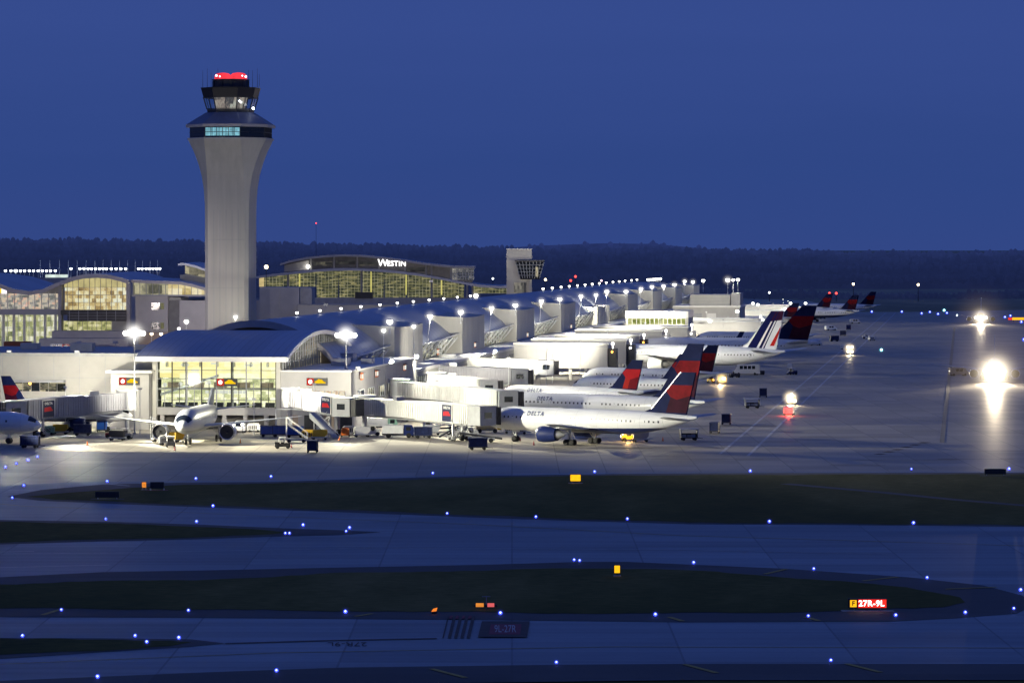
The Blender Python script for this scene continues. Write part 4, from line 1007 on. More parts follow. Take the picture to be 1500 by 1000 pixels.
    if delta:
        bright = px == 828  # third airliner keeps the lit reds, the others take shaded copies
        r1, r2, r3 = (fin_red, fin_or, fin_dk) if bright else (fin_shade, fin_dk2, fin_dk2)
        decal('emblem', [(.06,.70),(1.0,.70),(1.0,.46),(.60,.36),(.34,.42),(.02,.56)], r1, .012)
        decal('emblem', [(.34,.42),(.60,.36),(.66,.06),(.46,.06)], r2, .012)
        decal('emblem', [(.60,.36),(1.0,.46),(1.0,.06),(.66,.06)], r3, .012)
        if px == 853: mb = MB(); mb.slab([(x,-.19,z) for x,z in ((LE(.12)+.02,zb+hF*.12),(LE(1)+.02,finz),(LE(1)-.22,finz),(LE(.12)-.22,zb+hF*.12))],(0,.38,0)); mb.obj('leading_edge', M['alu'], fin)
    if livery == 'tricolour':
        nv = pbr('stripe_blue', (.006,.009,.07), .7, spec=.02); rd = pbr('stripe_red', (.50,.02,.015), .7, spec=.02)
        decal('stripe', [(.10,.02),(.38,.02),(.44,.97),(.04,.97),(.04,.6)], nv, .012)
        decal('stripe', [(.46,.02),(.55,.02),(.66,.98),(.53,.98)], nv, .012); decal('stripe', [(.60,.02),(.635,.02),(.78,.9),(.73,.9)], nv, .012)
        decal('stripe', [(.78,.10),(.92,.10),(1.0,.42),(1.0,.60)], rd, .012); decal('tip_patch', [(.0,.985),(1,.985),(1,.76),(.40,.72)], pbr('fin_tip_maroon', (.04,.008,.03), .7, spec=.02), .011)
    # stabilisers
    for sd in (1, -1):
        mb = MB(); zs_ = (zc+.42*R) if not ttail else finz-.15; hs = half*.40
        rings = []
        for t, xl, ch in ((0, xt+.165*L, .115*L), (1, xt+.055*L, .045*L)):
            y = sd*(.2*R + hs*t); z = zs_ + .10*hs*t
            rings.append([(xl-ch*u, y, z+ch*.5*v) for u, v in ((0,0),(.25,.1),(.6,.08),(1,0),(.6,-.06),(.25,-.08))])
        if sd < 0: rings = [list(reversed(r)) for r in rings]
        mb.loft(rings); mb.obj('stabiliser', M['planegrey'], root, 'auto')
    # landing gear
    tr = R*1.75; wr = .55 if R < 2.3 else .66
    def gear(nm, x, y, nx, main):
        mb = MB(); mb.tube((x,y,wr),(x-.1,y,zc-R*.62),.17,8); mb.tube((x,y,wr+.3),(x+1.2,y*.8,zc-R*.8),.08,6)
        mb.bx(x-.9,x+.9,y-(.06),y+(.06),zc-R*1.15,zc-R*.7) if not main else None
        g = mb.obj(nm, M['steel'] if main else M['whitemetal'], root)
        offs = [0] if nx == 1 else ([-.62,.62] if nx == 2 else [0])
        for ox in offs:
            mb = MB()
            for oy in (-.42,.42): mb.lathe((x+ox,y+oy-.2,wr),(0,1,0),[(0,wr*.7),(.05,wr),(.35,wr),(.4,wr*.7)],14)
            mb.tube((x+ox,y-.5,wr),(x+ox,y+.5,wr),.12,6)
            mb.obj('wheel', M['black'], g)
    gear('nose_gear', xn-ln*.95, 0, 1, False)
    for sd in (1,-1): gear('main_gear', 0, sd*tr, 2 if wheels == 4 else 1, True)
    # titles
    if title:
        for sd in (1, -1):
            vs, fs = text2d(title, titlesize*1.4, .03, 1.25); mb = MB(); q = []
            x0 = xn - ln - .12*L
            for a, b in vs:
                z = zc + .48*R + b; x = x0 - a if sd > 0 else x0 + a
                q.append((x, sd*(math.sqrt(max(.01, R*R-(z-zc)**2))+.10), z))
            mb.add(q, fs); mb.obj('title', M['title'], root)
    # small lights
    mb = MB(); mb.ball((xt+.02*L,0,zc+.6*R),.1,0,8,5); mb.obj('tail_light', M['e_cool'], root)
    return root
parked = 'airliners parked along the concourse'
A_ = jet('parked_airliner', 'nearest white airliner with blue engine and red and navy fin, full side view', 853, 651, 37, 47.3, 2.2, 4.35, 13.7, 17.5, 'delta', parked, 4, 0, 'DELTA')
d3 = jet('parked_airliner', 'large white airliner directly behind the nearest one, fin tip rising highest of the row', 868, 363+36*FL/690, 37, 51, 2.15, 4.25, 17.0, 19, 'delta', parked, 4, 0, 'DELTA', 1.0, d=690)
d4 = jet('parked_airliner', 'short white airliner third in the row with brightly lit red and blue fin', 828, 0, 36, 38.5, 1.95, 3.9, 11.9, 16, 'delta', parked, 2, 0, 'DELTA', d=744)
d5 = jet('parked_airliner', 'white airliner fourth in the row, its tail hidden behind larger fins', 917, 0, 37, 33, 1.95, 4.0, 11.6, 16, 'delta', parked, 2, 0, None, d=794)
d6 = jet('parked_airliner', 'white airliner whose red banded fin stands beside the glaring amber truck', 945, 0, 37, 41, 1.95, 4.2, 12.2, 16.5, 'delta', parked, 2, 0, None, d=846)
AF = jet('parked_airliner', 'white wide airliner with blue and red slanted stripes on its fin', 1010, 0, 42, 65, 2.85, 5.0, 18.2, 27, 'tricolour', parked, 4, 0, None, 1.1, d=988)
GG = jet('parked_airliner', 'widebody airliner behind the striped one with very tall dark red and navy fin', 1036, 0, 16, 66, 2.85, 5.0, 18.0, 28, 'delta', parked, 4, 0, None, 1.1, d=1072)
f1 = jet('parked_airliner', 'distant airliner with red and navy fin near the far end of the ramp', 1192, 0, 32, 46, 2.2, 4.3, 13.2, 19, 'delta', parked, 2, 0, None, d=1660)
f2 = jet('parked_airliner', 'farthest airliner on the right, red fin against the dark field', 1225, 0, 30, 44, 2.0, 4.1, 12.6, 18, 'delta', parked, 2, 0, None, d=1830)
f3 = jet('parked_airliner', 'distant airliner showing only its red fin top above the widebody tail', 1160, 0, 32, 44, 2.0, 4.1, 12.8, 17, 'delta', parked, 2, 0, None, d=1745)
f4 = jet('parked_airliner', 'distant white airliner beyond the widebody with dark upturned wing', 1098, 0, 30, 46, 2.2, 4.4, 12.6, 19, 'delta', parked, 2, 2.4, None, d=1195)
f5 = jet('parked_airliner', 'distant white airliner just beyond the ribbed penthouse block, mostly behind nearer tails', 1098, 0, 30, 45, 2.1, 4.2, 12.0, 18, 'delta', parked, 2, 0, None, d=1490)
# airliner facing the camera on the left
L1 = jet('facing_airliner', 'airliner pointing its nose at the camera in front of the glass pavilion', 289, 647, -88, 37.5, 2.3, 4.3, 9.2, 19, 'silver', 'airliners parked at the near end', 2, 0, None)
L1.rotation_euler[2] = math.radians(-94) + TH
L2 = jet('parked_airliner', 'airliner at the left edge of the picture showing only nose and front cabin', -75, 649, 180, 38, 2.0, 3.9, 11.8, 17, 'delta', 'airliners parked at the near end', 2, 0, 'DELTA')
L2.rotation_euler[2] = math.radians(-9) + TH
L3 = jet('parked_airliner', 'airliner at far left with red and navy fin lit above the jet bridge', 104, 0, 180, 26, 1.6, 3.6, 10.9, 11, 'delta', 'airliners parked at the near end', 2, 0, None, d=668)
L3.rotation_euler[2] = math.radians(-2) + TH
# ================================================================= jet bridges
M['tunnel'] = pbr('ribbed_white_tunnel', (.62,.62,.60), .5, var=.07)
M['tunnelg'] = pbr('ribbed_grey_tunnel', (.36,.36,.39), .5, var=.08)
def rib_box(mb, p, q, wd, ht, ribs, m=0):
    """ribbed passenger tunnel from p to q (floor centres)"""
    p = Vector(p); q = Vector(q); d = q-p; L = d.length; t = d.normalized(); s = Vector((-t.y, t.x, 0)).normalized()
    def ring(c, w2, z0, z1): return [c - s*w2 + Vector((0,0,z0)), c + s*w2 + Vector((0,0,z0)), c + s*w2 + Vector((0,0,z1)), c - s*w2 + Vector((0,0,z1))]
    mb.loft([ring(p, wd/2, 0, ht), ring(q, wd/2, 0, ht)], m)
    n = int(L/ribs)
    for k in range(n+1):
        c = p + t*(L*k/max(1, n)); 
        for sd in (-1, 1):
            o = c + s*sd*(wd/2+.06)
            mb.cb((o.x, o.y, o.z+.1), ribs*.42, .13, ht-.25, math.atan2(t.y, t.x), m)
    return t, s
def jet_bridge(label, a, b, z0, z1, mat, cabrot=None, panel=True, wd=2.6, ht=3.1, ribs=.62, seg=(0.0,.52), rot_r=2.0, stair=True, hood=True, group='boarding bridges on the apron'):
    """a, b: ground positions of the rotunda and of the cab; z0, z1: floor heights there"""
    a = Vector((a.x, a.y, 0)); b = Vector((b.x, b.y, 0)); root = thing('jet_bridge', label, 'jet bridge', a, 0, group)
    A = Vector((a.x, a.y, z0)); B = Vector((b.x, b.y, z1)); t = (B-A).normalized(); L = (B-A).length
    mb = MB(); mb.lathe((a.x,a.y,z0-.2),(0,0,1),[(0,rot_r),(ht+.3,rot_r),(ht+.4,rot_r+.2),(ht+.7,rot_r+.2),(ht+.75,.3)],18); mb.obj('rotunda', M['whitemetal'], root, 'auto', world=True)
    mb = MB(); mb.tube((a.x,a.y,0),(a.x,a.y,z0-.2),.45,10); mb.tube((a.x,a.y,0),(a.x,a.y,.25),.9,10); mb.obj('column', M['steel'], root, world=True)
    mid = A + t*(L*seg[1])
    mb = MB(); rib_box(mb, A + t*rot_r*.8, mid, wd, ht, ribs); mb.obj('tunnel', mat, root, world=True)
    mb = MB(); rib_box(mb, mid + Vector((0,0,-.18)), B - t*1.8 + Vector((0,0,-.18)), wd+.42, ht+.42, ribs); tn = mb.obj('outer_tunnel', mat, root, world=True)
    # roof strip and underside beam
    mb = MB(); s = Vector((-t.y, t.x, 0)).normalized()
    for p, q in ((A+t*2+s*.9, B-t*2+s*.9),(A+t*2-s*.9, B-t*2-s*.9)):
        mb.tube(p+Vector((0,0,-.3)), q+Vector((0,0,-.45)), .14, 6)
    mb.obj('underbeam', M['steel'], root, world=True)
    # cab
    ca = math.atan2(t.y, t.x) if cabrot is None else cabrot
    cd = Vector((math.cos(ca), math.sin(ca), 0)); cs = Vector((-cd.y, cd.x, 0))
    mb = MB(); mb.cb((B.x,B.y,B.z-.25), 3.8, 3.7, ht+.35, ca); mb.cb((B.x,B.y,B.z+ht+.12), 4.1, 4.0, .14, ca); mb.obj('cab', M['grey'], root, world=True)
    if hood:
        mb = MB(); c = B + cd*2.3
        for k in range(4): cc = B + cd*(1.95+.34*k); mb.cb((cc.x,cc.y,cc.z-.15-.02*k), .24, 3.3+.1*k, ht+.1+.04*k, ca)
        mb.obj('folding_hood', M['dark'], root, world=True)
    for sd in (-1,1):
        mb = MB(); w0 = B + cs*sd*1.87; mb.cb((w0.x,w0.y,w0.z+1.1), 1.7, .06, 1.1, ca); mb.obj('cab_window', M['glassdark'], root, world=True)
    # drive column
    e = A + t*(L*.80); mb = MB()
    for sd in (-1,1):
        q = e + s*sd*1.1; mb.tube((q.x,q.y,.6),(q.x,q.y,e.z-.4),.2,8); mb.tube((q.x,q.y,1.6),(q.x,q.y,e.z-.6),.28,8)
    q = e; mb.tube(e - s*1.5 + Vector((0,0,.75-e.z)), e + s*1.5 + Vector((0,0,.75-e.z)), .22, 8)
    dc = mb.obj('drive_column', M['steel'], root, world=True)
    for sd in (-1,1):
        q = e + s*sd*1.0; mb = MB()
        mb.lathe((q.x-s.x*.2, q.y-s.y*.2, .62), (s.x,s.y,0), [(0,.45),(.05,.62),(.4,.62),(.45,.45)], 14); o = mb.obj('wheel', M['black'], None); o.parent = dc
        for v in o.data.vertices: v.co = base_mat(root).inverted() @ v.co
    if stair:
        mb = MB(); c0 = B - t*2.6 - s*1.7; nst = 12
        sd = -1 if (-s).dot(Vector((0,-1,0))) > 0 else 1
        for k in range(nst):
            o = B - t*(2.4+.32*k) + s*sd*2.1; mb.cb((o.x,o.y,B.z-.3-(B.z-.5)*k/nst), .34, .9, .08, ca)
        o = B - t*2.4 + s*sd*2.1; o2 = B - t*(2.4+.32*nst) + s*sd*2.1
        for e2 in (-.45,.45): mb.tube((o.x+s.x*e2,o.y+s.y*e2,B.z-.3),(o2.x+s.x*e2,o2.y+s.y*e2,.3),.06,5); mb.tube((o.x+s.x*e2,o.y+s.y*e2,B.z+.7),(o2.x+s.x*e2,o2.y+s.y*e2,1.3),.035,5)
        mb.obj('service_stair', M['steel'], root, world=True)
    if panel:
        sd = 1 if s.y < 0 else -1
        o = A + t*(L*.77) + s*sd*(wd/2+.21+.15); ux = t if t.dot(Vector((CT,ST,0))) > 0 else -t; uz = Vector((0,0,1)); c = o + uz*1.6
        nrm = s*sd
        mb = MB(); mb.slab([c-ux*1.45-uz*1.55, c+ux*1.45-uz*1.55, c+ux*1.45+uz*1.55, c-ux*1.45+uz*1.55], nrm*.06); pn = mb.obj('advert_panel', pbr('navy_panel_%d' % len(bpy.data.objects), (.012,.018,.06), .4), root, world=True)
        mb = MB(); f = c + nrm*.075
        mb.add([f-ux*1.1-uz*.55, f+ux*1.15-uz*.45, f+ux*.5+uz*.35, f-ux*1.0+uz*.25],[(0,1,2,3)])
        for e in (mb.obj('emblem', M['red'], None),):
            e.parent = pn
            for v in e.data.vertices: v.co = base_mat(root).inverted() @ v.co
        mb = MB(); put_text(mb, 'DELTA', .62, f+uz*.98, ux, uz, 0, .02, 1.1); e = mb.obj('lettering', M['white'], None); e.parent = pn
        for v in e.data.vertices: v.co = base_mat(root).inverted() @ v.co
        mb = MB()
        for p0, p1 in ((-1.6,-1.46),(1.46,1.6)): mb.slab([c+ux*p0-uz*1.7, c+ux*p1-uz*1.7, c+ux*p1+uz*1.7, c+ux*p0+uz*1.7], nrm*.1)
        mb.slab([c-ux*1.46+uz*1.56, c+ux*1.46+uz*1.56, c+ux*1.46+uz*1.7, c-ux*1.46+uz*1.7], nrm*.1)
        e = mb.obj('panel_frame', M['white'], None); e.parent = pn
        for v in e.data.vertices: v.co = base_mat(root).inverted() @ v.co
    # rooftop cooling unit
    mb = MB(); r = A + t*(L*.3); mb.cb((r.x,r.y,r.z+ht+.02), 1.8, 1.2, .7, ca); mb.obj('roof_unit', M['steel'], root, world=True)
    return root
def flat(px, py): 
    p = G(px, py); return p
def at(px, d): return cw((px-750)/FL*d, d)
# the bridge serving the nearest airliner
jet_bridge('white ribbed bridge with navy advert panel docked at the nearest airliner', at(534,660), at(706,631), 4.0, 3.5, M['tunnel'], cabrot=math.radians(46), seg=(0,.5))
jet_bridge('grey sloping bridge right of the pavilion with steep side conveyor below', at(425,664), at(506,652), 5.3, 4.1, M['tunnelg'], cabrot=math.radians(-18), seg=(0,.35), rot_r=1.7)
jet_bridge('bridge at far left with dark ribs and navy panel behind the cut off airliner', at(186,668), at(24,646), 4.5, 3.6, M['tunnelg'], cabrot=math.radians(195), seg=(0,.45), ht=3.3)
jet_bridge('bright white bridge reaching the second airliner above the advert panel', at(585,715), at(744,682), 5.0, 4.2, M['tunnel'], cabrot=math.radians(12), panel=False, seg=(0,.55))
jet_bridge('white bridge ending at the third airliner with square dark cab', at(640,765), at(716,744), 4.6, 4.0, M['tunnel'], cabrot=math.radians(10), panel=False)
jet_bridge('grey ribbed bridge with small dark red door panel behind the white bridges', at(622,800), at(762,792), 5.6, 4.6, M['tunnelg'], cabrot=math.radians(5), panel=False, seg=(0,.6))
jet_bridge('white bridge standing highest behind, beside the gate level with striped rail', at(655,848), at(800,842), 6.0, 5.0, M['tunnel'], cabrot=math.radians(5), panel=False, seg=(0,.6))
jet_bridge('far bridge of the striped fin airliner with lit cab head', at(897,1030), at(912,1000), 5.4, 4.8, M['tunnelg'], panel=False, stair=False)
# fixed walkways out to the widebody gates
WK = [('nearest long flat grey walkway with white roof line and wide blank side', 924, -95.8), ('second long flat walkway, ending behind the nose of the striped airliner', 962, -94.5), ('third long flat walkway, white roof line just above the second', 1018, -96), ('fourth long flat walkway with bright roof edge', 1072, -94), ('fifth long flat walkway ending in a tall blank stair head', 1124, -90)]
for i, (lab, y, xe) in enumerate(WK):
    t = thing('fixed_walkway', lab, 'walkway', (-121, y, 0), 0, 'elevated fixed walkways to the gates')
    mb = MB(); mb.bx(-121.4, xe, y, y+9, 3.2, 9.6); mb.obj('walkway_body', M['precast'], t, world=True)
    mb = MB(); mb.bx(-121.6, xe+.3, y-.3, y+9.3, 9.65, 10.15); mb.obj('roof_edge', M['white'], t, world=True)
    mb = MB(); mb.bx(-121.4, xe, y-.06, y-.02, 9.0, 9.25)
    for k in range(9): mb.bx(-121+2.9*k, -120.93+2.9*k, y-.05, y-.02, 3.3, 9)
    mb.obj('joint_line', M['grey'], t, world=True)
    for x in (-116, -106, xe-1.5):
        mb = MB(); mb.bx(x-.4, x+.4, y+.5, y+1.3, 0, 3.2); mb.obj('support_leg', M['conc'], t, world=True)
    mb = MB(); mb.bx(xe+.02, xe+2.4, y+1, y+5, 2.4, 8.6); mb.obj('end_head', M['dark'] if i < 3 else M['precast'], t, world=True)
    mb = MB(); p = (xe+1.4, y+.4, 9.9 if i != 4 else 10.6); mb.ball(p, .42); mb.tube((xe+1.4,y+1.2,8.4),(xe+1.4,y+.5,p[2]),.07); mb.obj('end_lamp', M['e_white'], t, world=True)
    mb = MB(); p = (xe+1.2, y+.85, 7.7); mb.ball(p, .3); mb.obj('amber_lamp', M['e_amber'] if i in (0,2) else M['e_white'], t, world=True)

# ================================================================= lamps
def spot(parent, loc, target, energy, angle, blend=.6, col=(1,.95,.74), size=.5):
    li = bpy.data.lights.new('lamp_light', 'SPOT'); li.energy = energy*1.3; li.spot_size = math.radians(angle); li.spot_blend = blend; li.color = col; li.shadow_soft_size = size
    o = bpy.data.objects.new('lamp_light', li); COL.objects.link(o); loc = Vector(loc); d = Vector(target)-loc
    o.rotation_euler = d.to_track_quat('-Z', 'Y').to_euler()
    if parent is not None:
        o.parent = parent; o.location = base_mat(parent).inverted() @ loc
        o.rotation_euler = (Matrix.Rotation(-parent.rotation_euler[2], 3, 'Z') @ d).to_track_quat('-Z', 'Y').to_euler()
    else: o.location = loc
    return o
def point(parent, loc, energy, col=(1,.95,.85), size=.5):
    li = bpy.data.lights.new('lamp_light', 'POINT'); li.energy = energy; li.color = col; li.shadow_soft_size = size
    o = bpy.data.objects.new('lamp_light', li); COL.objects.link(o); o.location = loc
    if parent is not None: o.parent = parent; o.location = base_mat(parent).inverted() @ Vector(loc)
    return o
HM = {}
def halo(parent, loc, r, col, strength, power=3.0):  # added sphere whose glow stands for bloom round the lamp
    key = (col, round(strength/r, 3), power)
    if key not in HM: HM[key] = halo_mat('lamp_bloom_%d' % len(HM), col, strength/r, power)
    mb = MB(); mb.ball((0,0,0), 1.0, 0, 20, 12); o = mb.obj('bloom_glow', HM[key], parent, True)
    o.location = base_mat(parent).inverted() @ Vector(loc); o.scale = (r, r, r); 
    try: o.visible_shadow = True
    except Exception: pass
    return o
# two tall masts
def mast(label, px, py, d, zbase, n, E, tgt):
    p = K(px, py, d); t = thing('floodlight_mast', label, 'floodlight', (p.x, p.y, zbase), 0, 'tall floodlight masts')
    mb = MB(); mb.tube((p.x,p.y,zbase),(p.x,p.y,p.z-.2),.16,10,.1); mb.cb((p.x,p.y,zbase),.6,.6,.4); mb.obj('pole', M['grey'], t, world=True)
    mb = MB(); mb.bx(p.x-1.9,p.x+1.9,p.y-.08,p.y+.08,p.z-.12,p.z+.08); mb.lathe((p.x,p.y,p.z-.2),(0,0,1),[(0,.9),(.15,1.0),(.2,.3)],12); mb.obj('crossarm', M['steel'], t, world=True)
    for k in range(n):
        x = p.x - 1.75 + 3.5*k/(n-1); z = p.z + .12*math.cos((k-(n-1)/2)*.8)
        mb = MB(); mb.lathe((x,p.y+.25,z+.16),(.0,-.86,-.5),[(0,.15),(.25,.42),(.5,.52)],12,cap=True); mb.obj('lamp_head', M['whitemetal'], t, 'auto', world=True)
        mb = MB(); mb.ball((x,p.y-.2,z-.08),.50); mb.obj('lens', M['e_white'], t, True, world=True)
    for tg, e, an in tgt: spot(t, (p.x,p.y-.9,p.z-.5), tg, E*e, an, .8, (1,.94,.68), .5)
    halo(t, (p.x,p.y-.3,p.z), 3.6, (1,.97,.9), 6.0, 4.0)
    return t
def aims(lst): return [(G(x, y), k, an) for x, y, k, an in lst]
mast('tall floodlight mast with wide lamp cluster left of the blue pavilion roof', 197, 487, 660, 0.0, 6, 38000, aims([(-20,646,.8,34),(55,646,.5,32),(125,646,.35,32),(195,646,.35,34),(270,649,2.4,30),(335,650,5.0,32)]) + [(K(120,560,687),.55,100)])
mast('tall floodlight mast with wide lamp cluster on the gate house roof', 507, 490, 680, 11.85, 6, 40000, aims([(360,648,2.0,28),(440,646,.45,30),(505,645,.12,32),(575,646,.45,30),(650,648,2.2,28),(725,651,4.4,30),(810,652,6.0,30)]))
# unseen mast added left of the frame to light the stands from the side
def added_side_mast(label, a, d, z, beams):
    q = cw(a, d); t = thing('floodlight_mast', label, 'floodlight', (q.x,q.y,0), 0, 'tall floodlight masts')
    mb = MB(); mb.tube((0,0,0),(0,0,z),.2,10,.12); mb.obj('pole', M['whitemetal'], t); mb = MB(); mb.bx(-1.6,1.6,-.3,.3,z-.1,z+.5); mb.obj('lamp_head', M['steel'], t)
    for tg, E, an, bl in beams: spot(t, (q.x,q.y,z-.3), tg, E, an, bl, (1,.95,.72), .5)
added_side_mast('unseen added floodlight mast beyond the left edge of the ramp', -122, 594, 24, [(cw(-15,640,3), 950000, 40, .25), (cw(45,640,2), 1100000, 30, .5)])
def rooflamp(name, label, px, py, d, base, E=0, tgt=None, r=.6, group=None, mat=None, lean=0.0, h=.0, rad=.09):
    p = K(px, py, d); t = thing(name, label, 'lamp', (p.x, p.y, base), 0, group)
    mb = MB(); mb.tube((p.x+lean*.4,p.y,base),(p.x,p.y,p.z-.1),rad,8,rad*.7); mb.obj('pole', M['whitemetal'], t, world=True)
    mb = MB(); mb.ball((p.x,p.y,p.z), r, sz=.9); mb.obj('lamp_globe', mat or M['e_white'], t, True, world=True)
    mb = MB(); mb.lathe((p.x,p.y,p.z+r*.55),(0,0,1),[(0,r*.9),(r*.4,r*.8),(r*.5,.1)],12); mb.obj('lamp_cap', M['steel'], t, world=True)
    if E: spot(t, (p.x+.2,p.y-.3,p.z-r-.1), tgt if tgt is not None else (p.x+42,p.y-18,0), E, 112, .8, size=.6)
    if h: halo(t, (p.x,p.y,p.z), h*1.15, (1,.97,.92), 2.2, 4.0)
    return t
rooflamp('apron_lamp', 'thin pole lamp left of two standing on the gate house edge', 562, 484, 708, 11.85, 45000, None, .42, 'apron lamps on the gate house', h=1.6)
rooflamp('apron_lamp', 'thin pole lamp right of two standing on the gate house edge', 606, 478, 736, 11.85, 45000, None, .42, 'apron lamps on the gate house', h=1.6)
pl = [(571,471),(675,457),(755,447),(820,438),None,(917,427),(955,420),(988,417),(1015,413)]
for i, q in enumerate(pl):
    if q is None: continue
    y = PY[i]; d = y*CT + 127.5*ST
    rooflamp('pylon_lamp', 'bright white lamp on a short pole on the %s concrete pylon' % order(i, 9, 'the near end', 'the far end'), q[0], q[1], d-1.5, 16.5, 150000, None, .68 if i < 5 else .75, 'white lamps along the concrete pylons', h=2.4, rad=.16)
ml = [(630,463),(720,451),(793,441),(851,434),(873,432),(889,427),(939,423),(972,419),(1003,412)]
for i, q in enumerate(ml):
    u = 1/(1410-q[0]); d = FL*127*u/CT
    rooflamp('bay_lamp', 'white lamp on a leaning pole between pylons, %s' % order(i, len(ml), 'the near end', 'the far end'), q[0], q[1], d, 12.6, 26000, cw(0,0) if False else (-132.5, (d-127*ST)/CT+62, 10.5), .62 if i < 5 else .7, 'white lamps on leaning poles between pylons', lean=-1.5, h=2.2, rad=.1)
rl = [435,468.6,499.6,528.6,556.6,582,605.6,628.6,650,670,689,795.6,809,822,834,846,857,867.6,878,888,898,907,915.6,925,933]
for i, px in enumerate(rl):
    u = 1/(1410-px); d = FL*147*u/CT; py = 363+(H-21.55)*FL/d
    rooflamp('ridge_lamp', 'small white lamp on the blue roof ridge, %s' % order(i, len(rl), 'the near end', 'the far end'), px, py, d, 20.6, 0, None, .34 if i < 11 else .42, 'small lamps along the concourse roof ridge', rad=.07)
rooflamp('roof_lamp', 'single white lamp at the foot of the control tower', 345, 464, 830, 16, 5000, (TX, TY-4, 30), .45, None, h=1.6)
rooflamp('roof_lamp', 'larger white lamp on the ridge beside the hotel hall end', 697, 433, 1040, 20.6, 0, None, .7, None, h=1.8)
rooflamp('yard_lamp', 'white oval lamp on the service yard left of the tower', 273, 471, 900, 6, 14000, (TX-4,TY-8,30), .6, None, h=1.5)
rooflamp('yard_lamp', 'small pale lamp on a post just below the oval yard lamp', 262, 481, 880, 5, 6000, (-215, 980, 16), .4, None)
for i, (px, py, r) in enumerate(((1066,410,.9),(1074,410,.6),(1081,409.5,.75))):
    rooflamp('penthouse_lamp', 'tall pole lamp by the far penthouse, ' + ['left and brightest of three','middle of three','right of three'][i], px, py, 1450, 11.7, 9000 if i == 0 else 0, None, r, 'pole lamps by the far penthouse', h=3.0 if i == 0 else 0)
for i, (px, py, d) in enumerate(((1030,411,1700),(1080,456,1380),(1040,470,1300),(1103,444,1760),(1110,446,1740),(1158,444,1750),(1180,444,1700))):
    rooflamp('gate_lamp', 'small gate lamp at the far ramp end, %s' % ['by the last pylon','left of the upturned wing','on the pale bay wall','above the far parked vehicles','beside the far lamp cluster','above the widebody fin','just right of the widebody fin tip'][i], px, py, d, 6 if i else 14, 4000 if i > 2 else 0, None, .7 if i else .9, 'far gate lamps')
# orange sodium lamps behind the left mast
for i, px in enumerate((222,236,252)):
    rooflamp('roadway_lamp', 'orange roadway lamp behind the left mast, ' + ['left of three','middle of three','right of three'][i], px, 489, 930, 5, 0, None, .45, 'orange roadway lamps', mat=M['e_warm'])
point(None, tuple(K(240,497,940)), 2600, (1,.55,.25), 1)
# garage deck lamps and slim masts
gl = [8,16,23,30,36,43,49,56,62,68,74,81,104,117,123,129,134,140,146,151,156,163,170,177,184,203,208,214,219,224,229,234]
for i, px in enumerate(gl):
    t = rooflamp('garage_lamp', 'garage deck lamp at far left, %s' % order(i, len(gl), 'the left edge', 'the high roof'), px, 396.5 if i < 12 else 393.5, 1580+(i%3)*6, 21.6, 0, None, .62 if i != 2 else .85, 'lamps on the parking garage deck', mat=M['e_cool'], rad=.08)
gm = [59,73,87,100,113,126,139,151,163,175,187,198,209,220,231]
for i, px in enumerate(gm):
    p = K(px, 381, 1600); t = thing('slim_mast', 'slim unlit mast on the garage deck, %s' % order(i, len(gm), 'the left edge', 'the high roof'), 'mast', (p.x,p.y,21.6), 0, 'slim masts on the parking garage deck')
    mb = MB(); mb.tube((p.x,p.y,21.6),(p.x,p.y,p.z),.22,6,.12); mb.obj('pole', M['whitemetal'], t, world=True)
    mb = MB(); mb.lathe((p.x,p.y,25.4),(0,0,1),[(0,.2),(.5,.7),(.7,.7),(1.2,.2)],8); mb.obj('collar', M['grey'], t, world=True)
# distant lights on the field and in the woods
dl = [(1215,429.5,'e_red','left of a pair of red lights before the woods'),(1225,429.5,'e_red','right of a pair of red lights before the woods'),(1250,416,'e_warm','pale warm light alone above the far fins'),(1345,417,'e_warm','pale warm light alone above the open ramp'),(1127,428.5,'e_cool','white light in the woods above the striped fin'),(722,408,'e_cool','white light in the woods left of the ramp tower'),(799,409.5,'e_warm','tiny light just right of the ramp tower cab'),(843,405,'e_red','upper red light of a far cluster right of the ramp tower'),(836,411,'e_red','lower red light of a far cluster right of the ramp tower'),(881,411,'e_pink','pink light over the roof ridge lamps'),(390,391,'e_warm','tiny light at the hall roof beside the tower'),(463,327,'e_red','tiny red light on a far thin mast above the hotel'),(1482,456,'e_red','small red light at the right edge beyond the landing airliner')]
for i, (px, py, mt, lab) in enumerate(dl):
    d = 2300 if py > 400 else 3600
    if px == 390: d = 1420
    p = K(px, py, d); zb = 0; t = thing('distant_light', lab, 'light', (p.x,p.y,zb), 0)
    mb = MB(); mb.tube((p.x,p.y,zb),(p.x,p.y,p.z),.25,6,.15); mb.obj('post', M['dark'], t, world=True)
    mb = MB(); mb.ball((p.x,p.y,p.z), .8 if mt in ('e_red','e_warm') and py != 327 else .65); mb.obj('lamp', M[mt], t, world=True)
for i in range(9):
    px = 949+2.3*i; rooflamp('far_roof_lamp', 'pale lamp in the tight row at the far roof end, %s' % order(i, 9, 'the left', 'the right'), px, 409.5-.15*i, 1900, 16, 0, None, .75, 'tight row of far roof lamps')

